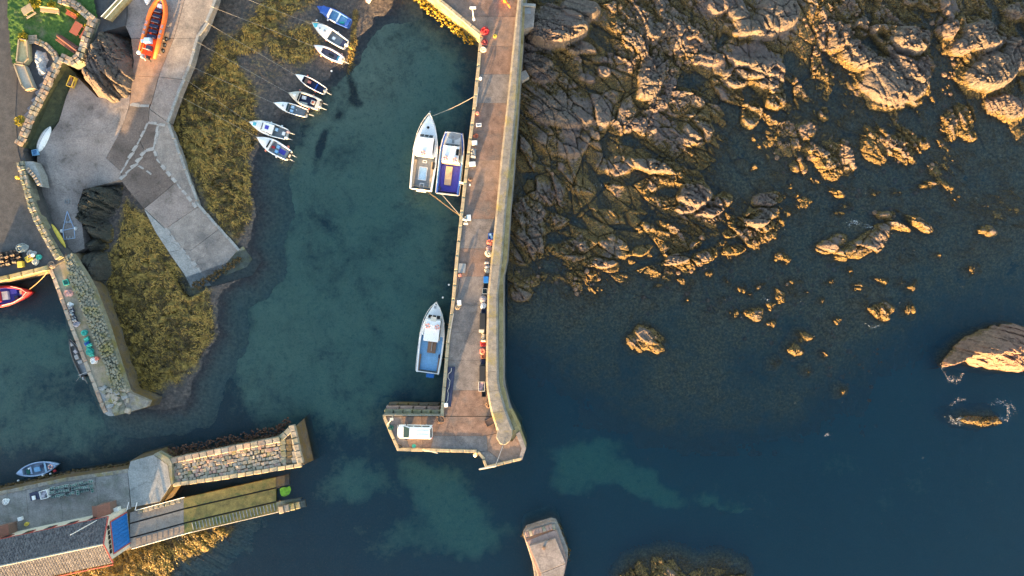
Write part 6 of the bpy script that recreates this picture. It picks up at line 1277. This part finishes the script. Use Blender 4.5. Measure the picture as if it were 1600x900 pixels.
heap("brown net heap where the parapet bends at the pier head", (764, 632), .45, BROWN); crate("rust-brown steel plate box under the bend of the parapet", (765, 660), (1.3, 1.0, .3), BROWN, .5); heap("orange-brown rope heap at the inner corner of the pier head", (689, 655), .6, BROWN, h=.4)
# along the harbour edge
heap("large red net heap at the inner corner where the pier begins", (758, 50), .65, RED, h=.7, n=16); heap("dark red net heap below the large one", (757, 67), .5, plain("dark_red_net", (.25, .05, .06), .8)); heap("cream rope heap below the dark red nets", (756, 78), .42, CREAM); heap("yellow rope coil alone on the deck near the red nets", (773.5, 57), .28, YEL, h=.2, n=6, name="rope_coil", cat="rope")
for lb, c, d in (("white fish box on the pier edge, topmost of the edge boxes", (748, 195), (.75, .45, .4)), ("white box on the pier edge level with the bow of the blue workboat", (741.5, 223), (.75, .6, .5)), ("white box on the pier edge level with the deck of the blue workboat", (738, 256), (.9, .6, .5)), ("white box on the pier edge below the two workboats", (732.5, 340), (.8, .55, .5)), ("white box on the pier edge level with the lone fishing boat's bow", (717.5, 473), (.7, .55, .5)), ("white float box by the dark tarpaulin at the pier corner", (697, 633), (.55, .5, .4))): crate(lb, c, d, WHITE, .05 if c[1] < 300 else V + .05, name="box", cat="box", lid=WHITE if c[1] > 220 else None)
heap("tan rope heap beside the box by the fishing boat's bow", (715.5, 480), .35, TAN, h=.3); heap("brown rope heap on the pier edge by the gangplank", (734.5, 280), .38, BROWN, h=.3); heap("dark rope heap on the pier edge above the blue workboat", (743.5, 213), .38, REDW, h=.3)
mb = MB(); t = thing("gangplank", "white gangplank from the blue workboat to the pier edge", "gangplank", W(722, 285, 2.5)); mb.tube([W(718, 284, 1.7), W(735, 288, ZD + .25)], .06, 4); mb.tube([W(718, 286, 1.7), W(735, 290, ZD + .25)], .06, 4)
for k in range(6): mb.tube([W(719 + k * 3, 284.2 + k * .7, 1.9 + k * .42), W(719 + k * 3, 286.2 + k * .7, 1.9 + k * .42)], .05, 4)
mb.obj("frame", WHITE, t)
tp = thing("tarpaulin", "long dark blue-black tarpaulin laid along the harbour edge near the pier head", "tarpaulin", W(700, 605, ZD)); mb = MB(); rings = []
for k in range(13):
    y = 573 + k * 5.2; x0 = interp(PL, y) + 5.5; x1 = x0 + 11.5 - (k / 12.0) * 1.5; rings.append([W(x0 + (x1 - x0) * j / 5, y, ZD + .05 + .10 * math.sin(j * 1.7 + k) * (0 < j < 5) + .12 * (0 < j < 5)) for j in range(6)])
mb.loft(rings, False); mb.obj("sheet", NAVY, tp); mb = MB(); rr = random.Random(2)
mb.tube([W(interp(PL, 575 + k * 5) + 9 + rr.uniform(-2.5, 2.5), 575 + k * 5, ZD + .28) for k in range(12)], .05, 5); mb.obj("rope", ROPE, tp)
def bollard(label, c, z=ZD, m=None):
    p = W(c[0], c[1], z); t = thing("bollard", label, "bollard", p); mb = MB(); mb.cyl(p, .2, .45, 12, .16); mb.obj("post", m or BLACK, t); mb = MB(); mb.cyl((p[0], p[1], z + .45), .26, .14, 12, .2); mb.obj("cap", m or BLACK, t)
bollard("orange bollard on the pier edge above the white workboat's bow", (746, 178), m=SALM); bollard("white bollard on the pier edge nearest the landward end", (751, 124), m=WHITE); bollard("red bollard on the pier edge by the grey pallet", (719, 430), m=SALM); bollard("small dark bollard near the left corner of the pier head", (626, 697)); bollard("pale post standing on the breakwater head at the bottom edge", (850, 855), 3.1, BROWN); bollard("yellow hydrant on the road beside the pale wall block", (29.5, 278), 4.34, YEL)
pt = thing("pallet", "grey pallet lying on the pier edge above the red bollard", "pallet", W(722, 419, ZD), 1.5, local=True)
for k in range(6): mb = MB(); mb.box((0, -.45 + .18 * k, .16), (1.4, .13, .03)); mb.obj("slat", GREYP, pt)
for k in (-1, 0, 1): mb = MB(); mb.box((k * .6, 0, .08), (.1, 1.0, .13)); mb.obj("bearer", OLDW, pt)
for lb, P in (("low pipe rail on the pier edge near the landward end", [(748, 136), (746, 150), (744.5, 166)]), ("dark pipe rail on the pier edge below the red bollard", [(718, 436), (716, 452), (714, 464)]), ("pipe rail on the pier edge beside the lone fishing boat", [(709, 490), (705, 510), (701, 535)])):
    t = thing("pipe_rail", lb, "rail", W(P[0][0], P[0][1], ZD)); mb = MB(); mb.tube([W(p[0], p[1], ZD + .75) for p in P], .05, 6); [mb.tube([W(p[0], p[1], ZD), W(p[0], p[1], ZD + .75)], .05, 5) for p in P]; mb.obj("frame", BLACK if "dark" in lb else STEEL, t)
lpst = thing("street_lamp", "white lamp post with double arm at the landward end of the pier", "lamp post", W(740.5, 31, ZD)); mb = MB(); q = Vector(W(740.5, 31, ZD)); mb.tube([q, q + Vector((0, 0, 4.4))], [.09, .06], 8); mb.obj("pole", WHITE, lpst); mb = MB(); mb.box(q + Vector((.1, 0, 4.45)), (.9, .35, .14)); mb.obj("lamp_head", WHITE, lpst, bevel=.04); mb = MB(); mb.cyl(q, .22, .25, 10); mb.obj("base", WHITE, lpst)
cr = thing("hydraulic_crane", "small orange hydraulic crane folded at the top edge of the pier", "crane", W(790, 3, ZD)); q = Vector(W(789, 2, ZD)); mb = MB(); mb.cyl(q, .3, 1.0, 10); mb.obj("pedestal", ORANGE, cr); mb = MB(); mb.tube([q + Vector((0, 0, 1.0)), Vector(W(794, 7, 5.4)), Vector(W(797, 12, 4.8))], [.18, .14, .1], 6); mb.obj("boom", ORANGE, cr); mb = MB(); mb.tube([q + Vector((.2, .1, .9)), Vector(W(796, 9, 5.0))], .06, 6); mb.obj("ram", STEEL, cr); mb = MB(); mb.box(q + Vector((-.3, .2, .5)), (.5, .5, .6)); mb.obj("control_box", RED, cr)
# fittings of the pier head
def post_frame(name, label, P, z0, zt, m, cat="rail", r=.06):
    t = thing(name, label, cat, W(P[0][0], P[0][1], z0)); mb = MB(); mb.tube([W(p[0], p[1], zt) for p in P], r, 6)
    for p in P: mb.tube([W(p[0], p[1], z0), W(p[0], p[1], zt)], r, 6)
    mb.obj("frame", m, t); return t
post_frame("ladder_rail", "pale handrail over the ladder in the middle of the pier head's lower edge", [(660, 703), (672, 705), (684, 708)], ZD, ZD + .9, CREAM); post_frame("davit", "pale timber davit at the outer tip of the pier head", [(749, 733), (775, 728)], ZD, ZD + 1.0, CREAM, "davit", .12); post_frame("signal_mast", "thin guyed mast lying back from the outer tip of the pier head", [(774, 728), (786, 696)], ZD, ZD + 1.6, STEEL, "mast", .04)
mb = MB(); t = thing("tripod_mast", "leaning tripod mast at the left corner of the pier head", "mast", W(607, 662, ZD)); mb.tube([W(604, 665, ZD), W(612, 655, ZD + 2.0)], .05, 6); mb.tube([W(613, 656, ZD), W(612, 655, ZD + 2.0)], .05, 6); mb.tube([W(614, 650, ZD), W(612, 655, ZD + 2.0)], .05, 6); mb.obj("legs", CREAM, t); mb = MB(); mb.box(W(612, 655, ZD + 2.0), (.5, .35, .3)); mb.obj("light_box", CREAM, t)
heap("green rope heap at the left corner of the pier head", (611, 668), .4, GREEN, h=.25); heap("small teal rope coil by the van's lower side", (647, 697), .3, TEAL, h=.15, n=6, name="rope_coil", cat="rope")
mb = MB(); t = thing("buoy", "white fender buoy hanging under the notch of the pier head", "buoy", W(742, 711, 1)); mb.ball(Vector(W(742.5, 711, 2.2)), .32, 10, 6, 1.3); mb.obj("body", WHITE, t, smooth=True); mb = MB(); mb.tube([W(742.5, 711, 2.6), W(744, 707, ZD)], .03, 5); mb.obj("lanyard", ROPE, t)
# dark timber steps and platform on the rock side of the pier
pf = thing("rock_platform", "concrete landing with a dark opening between pier parapet and rocks", "platform", W(822, 28, 3)); prism_px([(812, 8), (836, 10), (834, 42), (814, 46)], 3.6, -2).obj("slab", CONC, pf, bevel=.05); mb = MB(); c = Vector(W(822, 17, 3.62)); mb.box(c, (1.5, .9, .06)); mb.obj("hatch", GREYF, pf); prism_px([(812, 4), (837, 6), (837, 10), (812, 8)], 4.0, 0).obj("upstand", CONC_P, pf)
blk = thing("concrete_block", "square concrete block lying on the rocks beside the pier", "block", Vector(W(818, 121, 1.5)), .5, local=True); mb = MB(); mb.box((0, 0, .4), (1.4, 1.3, 1.2), 0, .96); mb.obj("block", CONC, blk, bevel=.06)
# lifeboat quay, jetty and quay clutter
crate("navy equipment box on the lifeboat quay beside the white tub", (55, 775), (1.5, 1.1, .7), NAVY, .2, 4.02, lid=NAVY, name="box", cat="box"); crate("white moulded tub on the lifeboat quay beside the creel stack", (68, 773), (1.15, 1.2, .8), WHITE, .25, 4.02, name="tub", cat="tub", fill=LILAC); crate("small white box on top of the navy equipment box", (52.5, 778), (.4, .55, .2), WHITE, .2, 4.8, lid=WHITE, name="box", cat="box"); crate("white bin by the right-hand porch of the lifeboat house", (181, 797), (.6, .6, .9), WHITE, .2, 4.02, lid=WHITE, name="bin", cat="bin"); crate("white box by the left-hand porch of the lifeboat house", (31, 811), (.6, .5, .4), WHITE, .3, 4.02, lid=WHITE, name="box", cat="box"); heap("white rope heap at the left edge of the lifeboat quay", (10, 783), .5, WHITE, 4.02, h=.25); heap("yellow rope coil by the left-hand porch of the lifeboat house", (43, 818), .3, YEL, 4.02, n=8, h=.2, name="rope_coil", cat="rope")
crate("round-looking bright teal tub on the stone jetty near its root", (102.5, 441), (.75, .75, .6), TEAL, .3, 3.98, name="tub", cat="tub", fill=GREEN); heap("rusty net heap on the jetty below the teal tub", (108, 458), .7, PINK, 3.95, h=.25); heap("white rope heap above the blue-grey creels on the jetty", (111, 477), .4, WHITE, 3.98, h=.3); heap("white rope heap at the bottom of the blue-grey creels on the jetty", (121, 506), .42, LILAC, 3.98, h=.4); heap("bright teal net heap in the middle of the jetty", (133, 520), .45, TEAL, 3.98, h=.5); heap("blue net heap between teal heaps on the jetty", (137, 537), .4, BLUE, 3.98, h=.4); heap("large teal net heap above the orange buoy on the jetty", (142, 549), .5, TEAL, 3.98, h=.5); heap("white tub-shaped net heap by the orange buoy on the jetty", (148, 563), .42, WHITE, 3.98, h=.4); heap("small orange net heap near the end of the creel row on the jetty", (153, 560), .28, SALM, 3.98, h=.4)
heap("grey tarpaulined heap at the back of the quay creels", (37, 388), .75, plain("grey_tarp", (.30, .34, .34), .7), 4.36, h=.6); heap("second grey heap with white buoy on the quay", (51, 397), .6, GREYP, 4.36, h=.5); crate("yellow fish box on the quay, right of the creels", (44.5, 404), (.95, .75, .5), YEL, .5, 4.36, fill=YEL); crate("yellow upright crate on the quay beside the stacked creels", (31, 413), (.7, .85, .6), YEL, .1, 4.36, lid=YEL); heap("teal rope heap near the corner of the quay", (62, 402), .38, TEAL, 4.36, h=.3); heap("pale stones and rope heap at the root of the jetty", (82, 413), .6, STONE_P, 4.0, h=.4); heap("cream rope heap on the quay edge by the yellow box", (56, 410), .5, CREAM, 4.36, h=.35)
mb = MB(); t = thing("buoy", "white ball buoy lying on the grey heap on the quay", "buoy", W(51.5, 398, 4.9)); mb.ball(W(51.5, 398.5, 5.1), .26, 10, 6); mb.obj("body", WHITE, t, smooth=True)
crate("yellow plastic crate at the foot of the bank below the terrace wall", (110, 127), (1.6, .8, .8), YEL, 1.2, 3.1, fill=BROWN); crate("small bright blue crate on the bank beside the upturned dinghy", (54, 238), (.8, .8, .5), SKYB, .2, 3.1); crate("small dark crate on the yard above the launching trolley", (104.5, 315), (.6, .5, .3), GREYF, .1, 2.3)
# ------------------------------------------------------------------ mooring lines
def line(label, pts, r=.035, m=ROPE, sag=.4, cat="rope"):
    P = [Vector(p) for p in pts]; out = []
    for a_, b_ in zip(P[:-1], P[1:]):
        for k in range(12): f = k / 12; q = a_.lerp(b_, f); q.z -= sag * 4 * f * (1 - f); out.append(q)
    out.append(P[-1]); t = MB().tube(out, r, 5).obj("mooring_rope", m); tag(t, label, cat, "mooring lines"); return t
for i, (p0, p1, w_) in enumerate((((374, -6), (489, 38), "the boat with the turquoise bow"), ((332, 11), (492, 73), "the faded pink boat"), ((319, 33), (463, 118), "the white open boat"), ((307, 65), (452, 146), "the cream boat"), ((299, 104), (430, 162), "the boat with teal-grey cockpit"), ((290, 124), (392, 193), "the cabin boat"), ((278, 149), (403, 215), "the boat with blue bins"))):
    gx, gy = p0[0] + (p1[0] - p0[0]) * .5, p0[1] + (p1[1] - p0[1]) * .5
    line("thin mooring line from the slip edge towards " + w_, [W(p0[0], p0[1], max(.9, zs(*p0)) + .15), W(gx, gy, 1.2), W(p1[0], p1[1], 1.1)], .013, ROPE, .12)
line("bow rope from the white workboat up to the pier edge", [W(673, 182, 1.9), W(742, 150, ZD + .3)], .03, ROPE, .7); line("crossed stern rope from the white workboat to the pier edge", [W(664, 296, 1.3), W(720, 338, ZD + .3)], .03, ROPEO, .5); line("stern rope from between the workboats to the pier edge", [W(690, 303, 1.3), W(722, 340, ZD + .3)], .04, ROPE, .6); line("tan bow rope from the red boat up to the quay corner", [W(46, 452, 1.6), W(74, 425, 4.5)], .05, ROPEO, .3)
# ------------------------------------------------------------------ floats and foam
for lb, c in (("tiny white float on the mud above the turquoise-bowed boat", (495, 32)), ("tiny white float in the water below the faded pink boat", (518, 111)), ("white float beside the rowing boat's bow", (28.5, 751)), ("white float off the lone fishing boat's bow, upper one", (701.5, 445)), ("white float off the lone fishing boat's bow, lower one", (692, 465))):
    t = MB().ball(W(c[0], c[1], .1 if c[1] > 60 else .45), .17, 10, 6).obj("float", WHITE, smooth=True); tag(t, lb, "float", "small mooring floats")
def foam():
    rr = random.Random(21); mb = MB()
    def fleck(px, py, s_):
        a = rr.random() * 6.28; c = Vector(W(px, py, .03 + rr.random() * .03)); mb.add([c + Vector((s_ * math.cos(a), s_ * math.sin(a), 0)), c + Vector((s_ * .5 * math.cos(a + 2), s_ * .5 * math.sin(a + 2), .015)), c + Vector((s_ * .6 * math.cos(a + 4), s_ * .6 * math.sin(a + 4), 0))], [(0, 1, 2)])
    for arc, n, sp in (([(1486, 632), (1497, 624), (1507, 625)], 60, 1.5), ([(1484, 650), (1490, 660), (1500, 662)], 110, 2.0), ([(1495, 656), (1505, 652)], 60, 1.2), ([(1548, 632), (1562, 626), (1573, 634), (1577, 646), (1572, 658), (1562, 653)], 200, 1.8), ([(1516, 660), (1526, 661)], 60, 1.5), ([(1476, 582), (1484, 594), (1498, 594), (1504, 584)], 150, 1.8), ([(1472, 566), (1474, 578)], 40, 1.2), ([(1326, 352), (1336, 345), (1342, 350)], 120, 2.2), ([(1345, 352), (1375, 358)], 60, 2.0), ([(1580, 632), (1590, 646)], 30, 1.5), ([(1192, 462), (1200, 470), (1206, 478)], 40, 1.5), ([(1292, 680), (1297, 678)], 25, 1.8), ([(1352, 506), (1362, 512), (1376, 508)], 40, 1.4), ([(925, 288), (980, 296)], 24, 1.0), ([(1015, 288), (1055, 290)], 30, 1.0)):
        for k in range(n):
            f = min(.999, max(0, rr.gauss(rr.choice((.25, .5, .8)), .22))) * (len(arc) - 1); i = min(int(f), len(arc) - 2); f -= i
            fleck(arc[i][0] + (arc[i + 1][0] - arc[i][0]) * f + rr.gauss(0, sp * rr.choice((.4, .7, 1.6))), arc[i][1] + (arc[i + 1][1] - arc[i][1]) * f + rr.gauss(0, sp * rr.choice((.4, .7, 1.6))), rr.choice((.025, .035, .05, .075)))
    for k in range(260): fleck(rr.uniform(820, 1590), rr.uniform(300, 640) if rr.random() < .8 else rr.uniform(640, 890), rr.choice((.03, .04, .05)))  # loose white flecks stand in for glints on the open water
    tag(mb.obj("foam", plain("foam_glint_white", (.75, .78, .80), .6, var=.03, dirt=False)), "broken white foam and white flecks standing in for glints on the sea around the rocks", "foam", kind="stuff")
foam()
